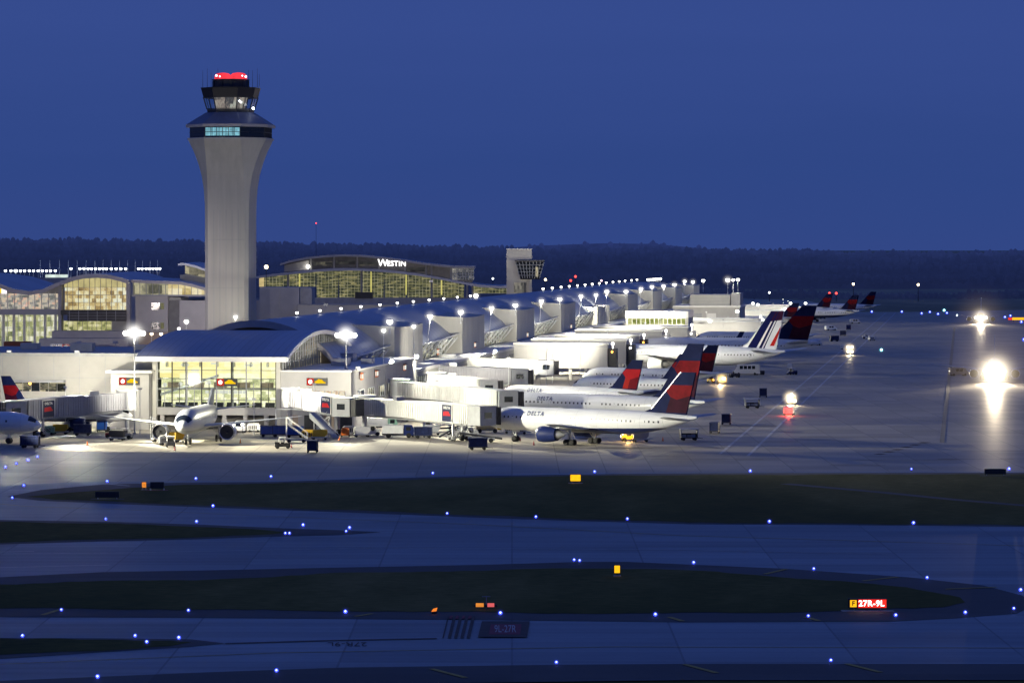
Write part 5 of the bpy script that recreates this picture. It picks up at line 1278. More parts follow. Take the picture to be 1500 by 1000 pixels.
# ================================================================= taxiway lights
def taxi_light(px, py, label, grp, core='e_bluecore', rim='e_blue', r=None):
    p = G(px, py, .35); r = r or (.105 + depth(p)*.00018)*random.Random(px*7+py).uniform(.85,1.2); t = thing('taxiway_light', label, 'taxiway light', (p.x,p.y,.1), 0, grp)
    mb = MB(); mb.tube((p.x,p.y,0),(p.x,p.y,.3),.06,6); mb.tube((p.x,p.y,0),(p.x,p.y,.08),.16,8); mb.obj('stake', M['yellow'], t, world=True)
    mb = MB(); mb.ball((p.x,p.y,.35+r*.3), r, 0, 10, 6); mb.obj('globe', M[rim], t, True, world=True)
    q = p - Vector((cw(0, 1))).normalized()*r*.7
    mb = MB(); mb.ball((q.x,q.y,.35+r*.55), r*.52, 0, 8, 5); mb.obj('lamp', M[core], t, True, world=True)
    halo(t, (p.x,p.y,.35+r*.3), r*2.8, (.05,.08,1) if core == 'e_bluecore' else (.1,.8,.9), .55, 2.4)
rows = [('along the apron edge', [(8,684),(24,679),(41,674),(55,669)], 'four close lights at the apron corner'),
        ('beside the apron edge', [(35,711),(157,705),(287,701),(397,698),(634,693),(871,691),(1099,690),(1335,687),(1478,687)], 'row between apron and long island'),
        ('', [(18,729),(312,741),(655,752),(785,757),(919,760),(1127,764),(1338,766)], 'lower edge of the long island'),
        ('', [(155,760),(288,764),(418,781),(424,781),(444,769),(507,778),(512,773)], 'around the small pointed island'),
        ('', [(841,820),(849,821),(1016,824),(1192,833),(1358,846),(1495,864)], 'upper edge of the middle island'),
        ('', [(90,893),(276,894),(506,896),(733,898),(960,900),(1184,902),(1312,901),(1414,897),(1485,891)], 'lower edge of the middle island'),
        ('', [(33,931),(198,931),(215,940),(262,934)], 'around the lower left grass tip'),
        ('', [(143,991),(405,982),(815,970),(1217,967)], 'nearest pavement edge')]
for _, pts, nm in rows:
    for i, (px, py) in enumerate(pts):
        taxi_light(px, py, 'blue light, %s, %s' % (order(i, len(pts), 'the left end', 'the right end') if len(pts) > 1 else 'alone', nm), 'blue taxiway edge lights')
far = [(1277,457),(1321,457),(1350,459.5),(1362,457.5),(1374,460.5),(1387,459),(1472,465),(1480,463),(1496,472),(1500,498)]
for i, (px, py) in enumerate(far):
    taxi_light(px, py, 'far blue light beyond the ramp, %s' % order(i, len(far), 'the far fins', 'the right edge'), 'far blue taxiway lights', r=.62)
taxi_light(1383, 455, 'far green light among the blue ones beyond the ramp', 'green taxiway lights', 'e_cool', 'e_cyan', .7)
taxi_light(1291, 513, 'cyan light alone on the open ramp right of the service road', 'green taxiway lights', 'e_cool', 'e_cyan', .5)
taxi_light(1402, 462, 'far pale light left of the farther approaching airliner', 'green taxiway lights', 'e_cool', 'e_cool', .45)
# ================================================================= signs
def sign(name, label, px, py, wpx, hpx, panels, rz=0.0, body=True, text=None):
    """panels: list of (x0,x1,material) in 0..1"""
    p = G(px, py); k = depth(p)/FL; wd, ht = wpx*k, hpx*k; t = thing(name, label, 'airfield sign', (p.x,p.y,.1), TH+rz, 'lit airfield signs')
    mb = MB(); mb.bx(-wd/2-.08, wd/2+.08, 0, .35, .28, .38+ht); mb.obj('cabinet', M['dark'], t)
    for a, b, m in panels:
        mb = MB(); mb.bx(-wd/2+wd*a, -wd/2+wd*b, -.03, -.004, .34, .32+ht); f = mb.obj('face', M[m], t)
    for x in (-wd*.35, wd*.35):
        mb = MB(); mb.tube((x,.17,0),(x,.17,.28),.05,6); mb.obj('leg', M['steel'], t)
    mb = MB(); mb.bx(-wd*.7, wd*.7, -.6, .8, -.06, .04); mb.obj('base_pad', M['apron'], t)
    if text:
        for s, u, sz, m in text:
            mb = MB(); put_text(mb, s, ht*sz, (-wd/2+wd*u, -.045, .33+ht*.5), (1,0,0), (0,0,1), 0, .02, 1.1); mb.obj('lettering', M[m], t)
    return t, wd, ht
sign('airfield_sign', 'yellow lit airfield sign at the near end of the parked airliners', 843, 708.5, 15, 9.5, [(0,1,'e_sign_y')])
sign('airfield_sign', 'small upright yellow lit sign on the dark middle island', 904, 844.5, 8, 11, [(0,1,'e_sign_y')])
sign('airfield_sign', 'orange lit sign face on a dark block at the left of the long island', 211, 718, 6, 8, [(0,1,'e_sign_o')])
t, wd, ht = sign('airfield_sign', 'red runway sign reading 27R-9L with a yellow letter F square', 1271, 896, 55, 12.5, [(0,.235,'mark_k'),(.245,1,'e_sign_r')], text=[('27R-9L', .60, .95, 'e_letter'), ('F', .118, .72, 'mark_k')])
mb = MB()
mb.bx(-wd/2+wd*.03, -wd/2+wd*.205, -.038, -.034, .34+ht*.08, .32+ht*.92); mb.obj('yellow_square', M['e_sign_y'], t)
p = G(230, 719); t = thing('equipment_box', 'dark box standing beside the orange lit sign on the long island', 'equipment box', (p.x,p.y,.1), TH); mb = MB(); mb.bx(-1.0,1.0,0,.5,.3,1.25); mb.obj('body', M['dark'], t)
mb = MB(); mb.bx(-1.1,-.9,.1,.3,0,.3); mb.bx(.9,1.1,.1,.3,0,.3); mb.obj('leg', M['steel'], t); mb = MB(); mb.bx(-1.6,1.6,-.4,1,-.06,.03); mb.obj('base_pad', M['mark_r'], t)
for px, py, lab in ((157,732,'dark unlit sign back on a pale pad at the left tip of the long island'), (1458,697.5,'dark unlit sign back at the right end of the apron edge')):
    p = G(px, py); t = thing('sign_back', lab, 'airfield sign', (p.x,p.y,.1), TH); mb = MB(); mb.bx(-1.7,1.7,0,.3,.25,1.1); mb.obj('cabinet', M['dark'], t)
    mb = MB(); mb.bx(-1.4,-1.3,.1,.2,0,.25); mb.bx(1.3,1.4,.1,.2,0,.25); mb.obj('leg', M['steel'], t); mb = MB(); mb.bx(-2.4,2.4,-.5,.9,-.06,.03); mb.obj('base_pad', M['shoulder'], t)
# runway guard lights
p = G(711, 893); t = thing('guard_light', 'pair of orange and pink guard lights under a thin post on the dark island', 'guard light', (p.x,p.y,.1), TH); k = depth(p)/FL
mb = MB(); mb.bx(-17*k,17*k,0,.3,.2,.42); mb.obj('bar', M['dark'], t)
mb = MB(); mb.tube((.1,.2,0),(.1,.2,19*k),.05,6); mb.tube((-.35,.2,18*k),(.5,.2,18*k),.04,6); mb.obj('post', M['grey'], t)
mb = MB(); mb.bx(-14*k,-2.5*k,-.06,-.01,.22,.22+5.5*k); mb.obj('lamp_face', M['e_sign_o'], t)['label'] = 'orange lit face'
mb = MB(); mb.bx(3*k,13*k,-.06,-.01,.22,.22+5.5*k); mb.obj('lamp_face', glow('pink_guard_face', (1,.16,.17), .75), t)['label'] = 'pink lit face'
p = G(636, 900); t = thing('guard_light', 'small single orange guard light left of the hold bars', 'guard light', (p.x,p.y,.1), TH)
mb = MB(); mb.bx(-.25,.25,0,.3,0,.25); mb.obj('base', M['dark'], t); mb = MB(); mb.slab([(-.28,-.03,.22),(.22,-.03,.27),(.32,-.03,.62),(-.1,-.03,.5)],(0,.03,0)); mb.obj('lamp_face', glow('orange_guard_face', (1,.24,.03), 1.1), t)
# far yellow sign
p = G(1492, 471); t = thing('airfield_sign', 'far yellow sign at the right edge beyond the open ramp', 'airfield sign', (p.x,p.y,0), TH)
mb = MB(); mb.bx(-3.0,4.5,0,.5,.8,2.0); mb.obj('face', M['e_sign_y'], t); mb = MB(); mb.bx(-2.6,-2.3,.1,.4,0,.8); mb.bx(4,4.3,.1,.4,0,.8); mb.obj('leg', M['dark'], t); mb = MB(); mb.bx(-5.0,-3.2,0,.5,.8,1.9); mb.obj('red_face', M['e_sign_r'], t)
# gate number signs with a yellow picture
def gate_sign(label, X, Y, Z):
    t = thing('gate_sign', label, 'gate sign', (X, Y, Z), 0, 'red and yellow gate signs')
    mb = MB(); mb.bx(-2.1,2.1,0,.25,-.75,.75); mb.obj('cabinet', M['dark'], t)
    mb = MB(); mb.bx(-2.02,-.62,-.03,-.004,-.68,.68); mb.obj('red_face', glow('gate_red_face_%d' % len(bpy.data.objects), (.85,.05,.03), .65), t)
    mb = MB(); vs = [(-1.32+.42*math.cos(a)*(1 if k%2 else .86), -.045, .42*math.sin(a)) for k, a in enumerate([2*PI*q/12 for q in range(12)])]; mb.add(vs[::-1], [tuple(range(12))]); mb.obj('gate_number', M['e_letter'], t)
    mb = MB(); mb.slab([(-.42,-.03,-.32),(1.75,-.03,-.32),(1.72,-.03,-.06),(1.35,-.03,.08),(1.0,-.03,.45),(.3,-.03,.52),(-.1,-.03,.22),(-.45,-.03,.06)],(0,.02,0)); mb.obj('yellow_picture', glow('gate_yellow_%d' % len(bpy.data.objects), (1,.62,.01), 1.0), t)
    return t
gate_sign('red and yellow gate sign on the link block left of the pavilion', -163.6, 660.2, 9.6)
gate_sign('red and yellow gate sign hung inside the pavilion glass front', -144.4, FY-.35, 9.4)
gate_sign('red and yellow gate sign on the gate house wall right of the pavilion', -126.3, FY-.35, 9.6)
# little orange lit number boxes on the concourse flank
for i, (px, py, X) in enumerate(((529,551,-119.2),(551,547,-119.2),(592,538,-119.2),(641,515,-127.7),(695,505,-127.7),(772,490,-127.7),(836,478,-127.7))):
    y = yat(px, X); d = y*CT - X*ST; z = H-(py-363)*d/FL
    t = thing('number_box', 'small orange framed lit box on the concourse flank, %s' % order(i, 7, 'the near end', 'the far end'), 'number sign', (X, y, z), 0, 'orange number boxes on the concourse flank')
    mb = MB(); mb.bx(0,.3,-1.1,1.1,-.7,.7); mb.obj('frame', M['orange'], t); mb = MB(); mb.bx(.3,.33,-.7,.7,-.45,.45); mb.bx(.05,.25,-1.12,-1.1,-.45,.45); mb.obj('lit_face', M['e_panelwhite'], t); mb = MB(); mb.bx(-.05,.7,-1.2,1.2,.72,.8); mb.obj('hood', M['dark'], t)

# ================================================================= ramp vehicles and carts
def wheels(t, pts, r=.36, w=.22):
    for x, y in pts:
        mb = MB(); mb.lathe((x, y-w/2, r), (0,1,0), [(0,r*.72),(.04,r),(w-.04,r),(w,r*.72)], 12); mb.obj('wheel', M['black'], t)
def ground(px, py): return G(px, py)
def cart(t, mat, open_=False):
    mb = MB(); mb.bx(-1.7,1.7,-.85,.85,.42,.58); mb.tube((1.7,0,.48),(2.7,0,.36),.05,6); mb.obj('chassis', M['dark'], t)
    mb = MB()
    for x in (-1.62,1.62):
        for y in (-.8,.8): mb.bx(x-.05,x+.05,y-.05,y+.05,.58,2.1)
    mb.bx(-1.75,1.75,-.9,.9,2.1,2.2); mb.obj('canopy', M['whitemetal'] if open_ else M['navycloth'], t)
    if not open_:
        mb = MB(); n = 14
        for k in range(n):
            x0 = -1.56+3.12*k/n; o = .03*math.sin(k*2.1)
            mb.bx(x0, x0+3.12/n-.01, -.78-o, .78+o, .62, 2.07)
        mb.obj('curtain', mat, t)
    else:
        mb = MB(); mb.bx(-1.6,-1.5,-.78,.78,.6,2.05); mb.bx(1.5,1.6,-.78,.78,.6,2.05); mb.bx(-1.5,1.5,.7,.78,.6,1.3); mb.obj('end_panel', M['dark'], t)
        mb = MB()
        for q in ((-.9,-.2,.5),(.1,.1,.42),(.8,-.25,.55)): mb.bx(q[0]-.35,q[0]+.35,q[1]-.25,q[1]+.25,.6,.6+q[2])
        mb.obj('bags', M['grey'], t)
    wheels(t, [(-1.1,-.78),(-1.1,.78),(1.1,-.78),(1.1,.78)], .3, .18)
def tug(t, mat):
    mb = MB(); mb.bx(-1.4,1.4,-.75,.75,.35,.9); mb.prism([(-1.4,-.7),(-.2,-.7),(-.2,.7),(-1.4,.7)], .9, 1.05); mb.bx(.55,1.4,-.7,.7,.9,1.2); mb.obj('body', mat, t)
    mb = MB(); mb.bx(-.25,.3,-.6,.6,.9,1.15); mb.bx(-.35,-.2,-.6,.6,1.1,1.65); mb.obj('seat', M['black'], t)
    mb = MB()
    for y in (-.65,.65): mb.tube((-.4,y,.9),(-.35,y,1.95),.04,6); mb.tube((.7,y,1.2),(.55,y,1.95),.04,6)
    mb.bx(-.6,.7,-.75,.75,1.95,2.03); mb.obj('roof_frame', M['white'], t)
    mb = MB(); mb.tube((.35,.1,1.1),(.15,.1,1.45),.03,6); mb.obj('steering_column', M['dark'], t)
    mb = MB(); mb.bx(1.4,1.44,-.6,-.4,.6,.8); mb.bx(1.4,1.44,.4,.6,.6,.8); mb.obj('headlight', M['e_panelwhite'], t)
    wheels(t, [(-.95,-.7),(-.95,.7),(.95,-.7),(.95,.7)], .38, .24)
def van(t, mat, L=5.2, W=2.0, Ht=2.2, nose=1.1, windows=True):
    mb = MB(); h = Ht; prof = [(-L/2,.4),(L/2,.4),(L/2,1.0),(L/2-.25,1.15),(L/2-nose,h-.25),(L/2-nose-.4,h),(-L/2+.1,h),(-L/2,h-.15)]
    mb.slab([(x,-W/2,z) for x,z in prof], (0,W,0)); mb.obj('body', mat, t)
    mb = MB(); mb.slab([(L/2-.35,-W/2+.12,1.22),(L/2-.35,W/2-.12,1.22),(L/2-nose+.05,W/2-.15,h-.33),(L/2-nose+.05,-W/2+.15,h-.33)],(.04,0,.03)); mb.obj('windscreen', M['glassdark'], t)
    n = max(1, int((L-nose-1.0)/1.15))
    for sd in (-1,1):
        for k in range(n):
            x = L/2-nose-.5-1.15*(k+1); mb = MB(); y = sd*W/2
            mb.bx(x+.1, x+1.0, min(y,y+sd*.015), max(y,y+sd*.015), h*.56, h*.86); 
            if windows or k == 0: mb.obj('side_window', M['glassdark'], t)
    mb = MB(); mb.bx(L/2,L/2+.03,-W/2+.1,-W/2+.45,.65,.85); mb.bx(L/2,L/2+.03,W/2-.45,W/2-.1,.65,.85); mb.obj('headlight', M['planegrey'], t)
    mb = MB(); mb.bx(-L/2-.03,-L/2,-W/2+.08,-W/2+.3,.8,1.1); mb.bx(-L/2-.03,-L/2,W/2-.3,W/2-.08,.8,1.1); mb.obj('tail_light', M['redd'], t)
    mb = MB(); mb.bx(-L/2-.08,L/2+.08,-W/2+.05,W/2-.05,.28,.42); mb.obj('bumper', M['dark'], t)
    wheels(t, [(-L*.3,-W/2+.1),(-L*.3,W/2-.1),(L*.31,-W/2+.1),(L*.31,W/2-.1)], .38, .24)
def truck(t, mat, boxmat, L=7.0, raised=0.0, H_=2.3):
    mb = MB(); mb.slab([(x,-1.05,z) for x,z in ((L/2-1.9,.5),(L/2,.5),(L/2,1.4),(L/2-.35,2.35),(L/2-1.9,2.4))],(0,2.1,0)); mb.obj('cab', mat, t)
    mb = MB(); mb.slab([(L/2-.04,-.9,1.45),(L/2-.04,.9,1.45),(L/2-.33,.9,2.25),(L/2-.33,-.9,2.25)],(.05,0,.03)); mb.bx(L/2-1.5,L/2-.6,-1.07,-1.055,1.4,2.1); mb.bx(L/2-1.5,L/2-.6,1.055,1.07,1.4,2.1); mb.obj('cab_window', M['glassdark'], t)
    mb = MB(); mb.bx(-L/2,L/2-1.9,-.5,.5,.5,.8); mb.obj('chassis', M['dark'], t)
    mb = MB(); mb.bx(-L/2,L/2-2.0,-1.15,1.15,.85+raised,.85+raised+H_)
    for k in range(6): mb.bx(-L/2+.1+k*(L-2.3)/5-.04,-L/2+.1+k*(L-2.3)/5+.04,-1.19,1.19,.9+raised,.8+raised+H_)
    mb.obj('cargo_box', boxmat, t)
    if raised:
        mb = MB(); mb.tube((-L/2+.5,-1,.8),(L/2-2.6,-1,.85+raised),.1,6); mb.tube((-L/2+.5,-1,.85+raised),(L/2-2.6,-1,.8),.1,6); mb.tube((-L/2+.5,1,.8),(L/2-2.6,1,.85+raised),.1,6); mb.tube((-L/2+.5,1,.85+raised),(L/2-2.6,1,.8),.1,6); mb.obj('scissor_lift', M['steel'], t)
    mb = MB(); mb.bx(L/2,L/2+.04,-.95,-.65,.75,.95); mb.bx(L/2,L/2+.04,.65,.95,.75,.95); mb.obj('headlight', M['e_panelwhite'], t)
    wheels(t, [(-L*.3,-.95),(-L*.3,.95),(L*.34,-.95),(L*.34,.95)], .48, .3)
def belt(t, mat, up=3.2):
    mb = MB(); mb.bx(-2.2,2.0,-.9,.9,.4,.95); mb.bx(.9,2.0,-.9,-.1,.95,1.35); mb.obj('body', mat, t)
    mb = MB(); mb.slab([(-3.6,-.2,.55),(4.2,-.2,up),(4.2,-.2,up+.32),(-3.6,-.2,.87)],(0,1.0,0)); bt = mb.obj('conveyor', M['dark'], t)
    mb = MB(); mb.slab([(-3.5,-.26,.9),(4.1,-.26,up+.36),(4.1,-.26,up+.46),(-3.5,-.26,1.0)],(0,.05,0)); mb.obj('side_rail', M['grey'], bt)
    mb = MB(); mb.tube((1.4,.3,.9),(2.4,.3,up-.6),.1,6); mb.obj('lift_arm', M['steel'], t)
    wheels(t, [(-1.5,-.85),(-1.5,.85),(1.4,-.85),(1.4,.85)], .42, .26)
def dolly(t, mat):
    mb = MB(); mb.bx(-1.6,1.6,-.9,.9,.4,.6); mb.tube((1.6,0,.5),(2.5,0,.4),.05,6); mb.obj('deck', M['steel'], t)
    mb = MB(); mb.slab([(x,-.8,z) for x,z in ((-1.3,.62),(1.0,.62),(1.5,1.1),(1.5,1.9),(-1.3,1.9))],(0,1.6,0)); mb.obj('container', mat, t)
    wheels(t, [(-1.1,-.8),(-1.1,.8),(1.1,-.8),(1.1,.8)], .26, .16)
def gpu(t, mat):
    mb = MB(); mb.bx(-1.3,1.3,-.75,.75,.4,1.5); mb.bx(-1.1,.9,-.6,.6,1.5,1.75); mb.tube((1.3,0,.5),(2.2,0,.4),.05,6); mb.obj('housing', mat, t)
    mb = MB()
    for k in range(5): mb.bx(-1.0+.35*k,-.8+.35*k,-.77,-.752,.6,1.3)
    mb.obj('louvre', M['dark'], t); wheels(t, [(-.8,-.7),(-.8,.7),(.8,-.7),(.8,.7)], .28, .16)
def stairs(t, mat):
    mb = MB(); mb.bx(-2.6,1.2,-.8,.8,.4,.7); mb.obj('chassis', mat, t); mb = MB()
    for k in range(12): mb.bx(-2.6+.32*k,-2.25+.32*k,-.7,.7,.7+.24*k,.78+.24*k)
    mb.slab([(-2.6,-.76,.7),(1.3,-.76,3.5),(1.3,-.76,3.7),(-2.6,-.76,.9)],(0,.06,0)); mb.slab([(-2.6,.7,.7),(1.3,.7,3.5),(1.3,.7,3.7),(-2.6,.7,.9)],(0,.06,0)); mb.obj('steps', M['steel'], t)
    mb = MB()
    for y in (-.75,.75): mb.tube((-2.6,y,1.8),(1.3,y,4.7),.04,6); mb.tube((-2.6,y,.8),(-2.6,y,1.8),.04,6); mb.tube((1.3,y,.7),(1.3,y,4.7),.05,6)
    mb.obj('handrail', M['whitemetal'], t); wheels(t, [(-1.9,-.75),(-1.9,.75),(.8,-.75),(.8,.75)], .3, .18)
def tank(t, mat):
    mb = MB(); mb.lathe((-2.2,0,1.35),(1,0,0),[(0,.3),(.15,.75),(.4,.85),(3.6,.85),(3.85,.75),(4,.3)],18); mb.obj('tank', mat, t, 'auto')
    mb = MB(); mb.bx(-2.2,2.2,-.7,.7,.35,.55)
    for x in (-1.4,0,1.2): mb.bx(x-.1,x+.1,-.75,.75,.5,.75)
    mb.tube((2.2,0,.45),(3.2,0,.4),.06,6); mb.obj('trailer', M['steel'], t); mb = MB(); mb.bx(1.9,2.7,-.5,.5,.6,1.7); mb.obj('pump_box', M['yellow'], t); wheels(t, [(-1.5,-.8),(-1.5,.8),(1.5,-.8),(1.5,.8)], .42, .24)
def cone_(t, mat):
    mb = MB(); mb.bx(-.22,.22,-.22,.22,0,.05); mb.obj('base', M['black'], t); mb = MB(); mb.lathe((0,0,.05),(0,0,1),[(0,.17),(.75,.03)],12); mb.obj('cone', mat, t)
def gse(kind, name, label, cat, px, py, rot, mat=None, group=None, **k):
    p = G(px, py); t = thing(name, label, cat, (p.x,p.y,.035), math.radians(rot)+TH, group)
    kind(t, mat or M['white'], **k) if kind not in (truck,) else kind(t, mat or M['white'], **k)
    return t
BC = 'baggage carts on the ramp'
for px, py, rot, op, lab in ((458,663,88,0,'navy baggage cart standing alone in front of the steep conveyor'),
    (700,659,4,0,'navy baggage cart alone in front of the belt loader'), (44,656,-6,0,'dark baggage cart at the left edge below the nose of the cut off airliner'),
    (121,638,2,0,'blue baggage cart beneath the left jet bridge'), (1009,645,8,1,'open frame baggage cart right of the nearest airliner tail'),
    (1047,635,80,0,'dark baggage cart right of the open frame one, nearer of two'), (1064,622,82,0,'dark baggage cart right of the open frame one, farther of two'),
    (1102,598,6,1,'pale open baggage cart left of the car with red tail lights'), (1118,582,84,0,'dark baggage cart behind the pale open one'),
    (626,583,10,0,'blue baggage cart under the white ribbed bridge') if False else (620,642,6,0,'blue baggage cart parked under the ribs of the panel bridge'),
    (394,640,4,0,'bright blue cart in front of the gate house doors, left of the white post'), (412,640,4,0,'bright blue cart in front of the gate house doors, beside the white post'), (432,641,3,0,'bright blue cart in front of the gate house doors, right of the white post'),
    (150,633,86,0,'tall blue cart behind the white wing of the facing airliner'),
    (1235,492,70,0,'far dark cart beside the far lit van'), (1222,500,12,0,'far cart left of the far oncoming truck')):
    m = M['blue'] if 'bright blue' in lab or 'tall blue' in lab else M['navycloth']
    p = G(px, py); t = thing('baggage_cart', lab, 'baggage cart', (p.x,p.y,.035), math.radians(rot)+TH, BC); cart(t, m, bool(op))
TG = 'baggage tractors on the ramp'
for px, py, rot, m, lab in ((414,657,185,'black','dark tractor with small lamp left of the lone navy cart'), (598,637,175,'dark','dark tractor left of the small dolly under the panel bridge'),
    (183,643,170,'grey','grey tractor at the right end of the train under the left bridge'), (165,642,8,'redd','dark red tractor in the train under the left bridge'),
    (545,638,10,'white','pale tractor left of the panel bridge column'), (571,637,190,'dark','dark tractor beside the pale one below the rotunda'),
    (666,637,20,'white','white tractor at the foot of the belt loader'), (250,655,100,'dark','dark pushback tractor below the nose of the facing airliner'),
    (690,641,0,'steel','grey tractor right of the belt loader foot'), (1160,549,30,'navy','dark tractor on the ramp below the striped fin'), (921,646,190,'yellow','yellow tractor with glowing lamps under the nearest tail')):
    p = G(px, py); t = thing('ramp_tractor', lab, 'tractor', (p.x,p.y,.035), math.radians(rot)+TH, TG); tug(t, M[m])
    if 'glowing' in lab:
        for q, e in (((1.3,-.5,.9),.20),((1.2,.3,1.2),.16),((-.3,.1,2.2),.22)):
            mb = MB(); mb.ball(q, e); mb.obj('work_lamp', M['e_warm'], t)
        point(t, (p.x,p.y-1.5,1.6), 500, (1,.6,.2), .2)
gse(belt, 'belt_loader', 'belt loader with long dark conveyor raised left of the nearest airliner', 'belt loader', 672, 645, 8, M['white'], up=5.0)
gse(belt, 'belt_loader', 'grey belt loader with low conveyor in front of the yellow tank', 'belt loader', 707, 648, 183, M['grey'], up=1.6)
gse(tank, 'tank_trailer', 'cream and yellow tank trailer under the nose of the nearest airliner', 'tank trailer', 714, 634, 0, pbr('cream_tank', (.62,.52,.28), .4))
gse(gpu, 'ground_power_unit', 'white power unit between the nose gear and the blue engine', 'power unit', 748, 635, 0, M['white'])
gse(gpu, 'ground_power_unit', 'grey power unit left of the blue engine', 'power unit', 762, 636, 0, M['grey'])
gse(dolly, 'container_dolly', 'small dolly left of the white tractor below the panel bridge', 'dolly', 613, 640, 3, M['steel'])
gse(dolly, 'container_dolly', 'dark dolly train end under the left bridge', 'dolly', 172, 645, 176, M['dark'])
gse(dolly, 'container_dolly', 'grey dolly behind the nearest tail beside the glowing tractor', 'dolly', 938, 647, 4, M['grey'])
gse(gpu, 'ground_power_unit', 'pale power unit near the cab of the sloping bridge', 'power unit', 512, 637, 5, M['white'])
gse(stairs, 'mobile_stairs', 'grey mobile stairs beneath the gate house left of the steep conveyor', 'mobile stairs', 430, 648, 178, M['grey'])
gse(gpu, 'ground_power_unit', 'yellow power unit beneath the cab of the sloping bridge', 'power unit', 452, 643, 3, M['yellow'])
gse(dolly, 'container_dolly', 'yellow dolly under the steep conveyor', 'dolly', 468, 644, 3, M['yellow'])
# steep side conveyor from the sloping bridge down to the ramp
a, b = K(458, 612, 650), K(492, 642, 643); t = thing('bag_slide', 'steep grey bag slide running from the sloping bridge to the ramp', 'bag slide', (b.x,b.y,.03), TH)
mb = MB(); s = Vector((-(b-a).y, (b-a).x, 0)).normalized()*.75; up = Vector((0,0,.5)); lo_v = [a-s, a+s, b+s, b-s]
mb.loft([[a-s, a+s, a+s+up*2.2, a-s+up*2.2],[b-s, b+s, b+s+up*.5, b-s+up*.5]]); mb.obj('chute', M['grey'], t, world=True)
mb = MB()
for sd in (-1,1): mb.tube(a+s*sd*1.05+up*2.4, b+s*sd*1.05+up*1.2, .07, 6); mb.tube(b+s*sd*1.0, (b.x+s.x*sd,b.y+s.y*sd,.1), .1, 6)
mb.obj('side_rail', M['steel'], t, world=True)
gse(cone_, 'striped_barrier_cone', 'tall orange cone leaning by the foot of the bag slide', 'cone', 497, 645, 0, M['orange'])
for i, (px, py, lab) in enumerate(((427,656,'cone right of the dark tractor before the gate house'),(128,652,'cone at the left below the cart train'),(256,660,'cone under the nose of the facing airliner'),(352,649,'cone right of the facing airliner engine'),(782,652,'cone in front of the blue engine of the nearest airliner'),(971,646,'cone just behind the nearest tail'),(762,646,'cone left of the blue engine beneath the fuselage shadow'))):
    gse(cone_, 'traffic_cone', lab, 'cone', px, py, 0, M['orange'] if i%2 else M['redd'], 'cones on the ramp')
gse(truck, 'catering_truck', 'catering truck with raised ribbed box behind the belt loader', 'truck', 645, 632, 182, M['white'], boxmat=M['whitemetal'], raised=1.4)
gse(truck, 'service_truck', 'green cab service truck under the left end of the panel bridge', 'truck', 560, 630, 4, M['green'], boxmat=M['whitemetal'], L=6.0, H_=1.6)
gse(van, 'ramp_van', 'white van seen under the panel bridge beside the pale green wall', 'van', 608, 617, 178, M['white'])
gse(van, 'ramp_bus', 'white box bus with four dark windows below the wide airliner tail', 'bus', 1094, 549, 176, M['white'], L=7.5, Ht=3.0, W=2.5)
gse(truck, 'service_truck', 'pale truck parked at the foot of the striped tailed airliner', 'truck', 1010, 546, 0, M['white'], boxmat=M['grey'], L=6)
def litcar(kind, name, label, cat, px, py, rot, mat, lamps, **k):
    p = G(px, py); t = thing(name, label, cat, (p.x,p.y,.035), math.radians(rot)+TH); kind(t, mat, **k)
    for (x,y,z), r, m in lamps:
        mb = MB(); mb.ball((x,y,z), r, 0, 10, 6); mb.obj('lamp', M[m], t, True)
    return t
t = litcar(van, 'pickup_van', 'car with red tail lights driving away up the service road', 'car', 1156, 608, 80, M['grey'], [((-2.68,-.75,.95),.30,'e_red'),((-2.68,.75,.95),.30,'e_red')], L=5.0, Ht=1.9)
point(t, tuple(t.location + Vector((0,-4.5,.8))), 900, (1,.06,.04), .3)
t = litcar(van, 'oncoming_van', 'oncoming van with blazing headlights on the service road', 'van', 1159, 592, -92, M['white'], [((2.75,-.7,.9),.36,'e_warm'),((2.75,.7,.9),.36,'e_warm'),((2.2,0,2.3),.3,'e_warm')], L=5.2)
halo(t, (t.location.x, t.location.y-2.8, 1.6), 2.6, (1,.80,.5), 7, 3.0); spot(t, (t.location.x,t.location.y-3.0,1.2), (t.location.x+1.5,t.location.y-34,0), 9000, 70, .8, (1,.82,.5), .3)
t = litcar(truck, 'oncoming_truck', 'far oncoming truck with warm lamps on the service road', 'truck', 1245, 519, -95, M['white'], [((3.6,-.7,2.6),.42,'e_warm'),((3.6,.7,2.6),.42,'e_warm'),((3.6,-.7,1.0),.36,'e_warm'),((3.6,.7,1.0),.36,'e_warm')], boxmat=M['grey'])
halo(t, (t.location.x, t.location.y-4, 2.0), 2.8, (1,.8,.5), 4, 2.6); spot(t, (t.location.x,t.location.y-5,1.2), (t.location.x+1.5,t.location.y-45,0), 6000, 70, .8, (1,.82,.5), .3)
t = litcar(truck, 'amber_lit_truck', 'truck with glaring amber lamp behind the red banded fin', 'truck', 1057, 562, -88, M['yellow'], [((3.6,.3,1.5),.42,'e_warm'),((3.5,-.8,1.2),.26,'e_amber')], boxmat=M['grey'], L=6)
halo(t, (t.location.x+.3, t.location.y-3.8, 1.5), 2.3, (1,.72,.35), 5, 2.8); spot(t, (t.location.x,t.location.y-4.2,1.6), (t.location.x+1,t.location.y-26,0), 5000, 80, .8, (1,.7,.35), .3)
t = litcar(tug, 'amber_beacon_tug', 'small tug with amber beacon left of the glaring truck', 'tractor', 1041, 561, -80, M['yellow'], [((.0,0,2.3),.34,'e_amber'),((1.4,.4,.9),.2,'e_amber')])
FV = 'small vehicles and gear on the far ramp'
rnd = random.Random(11)
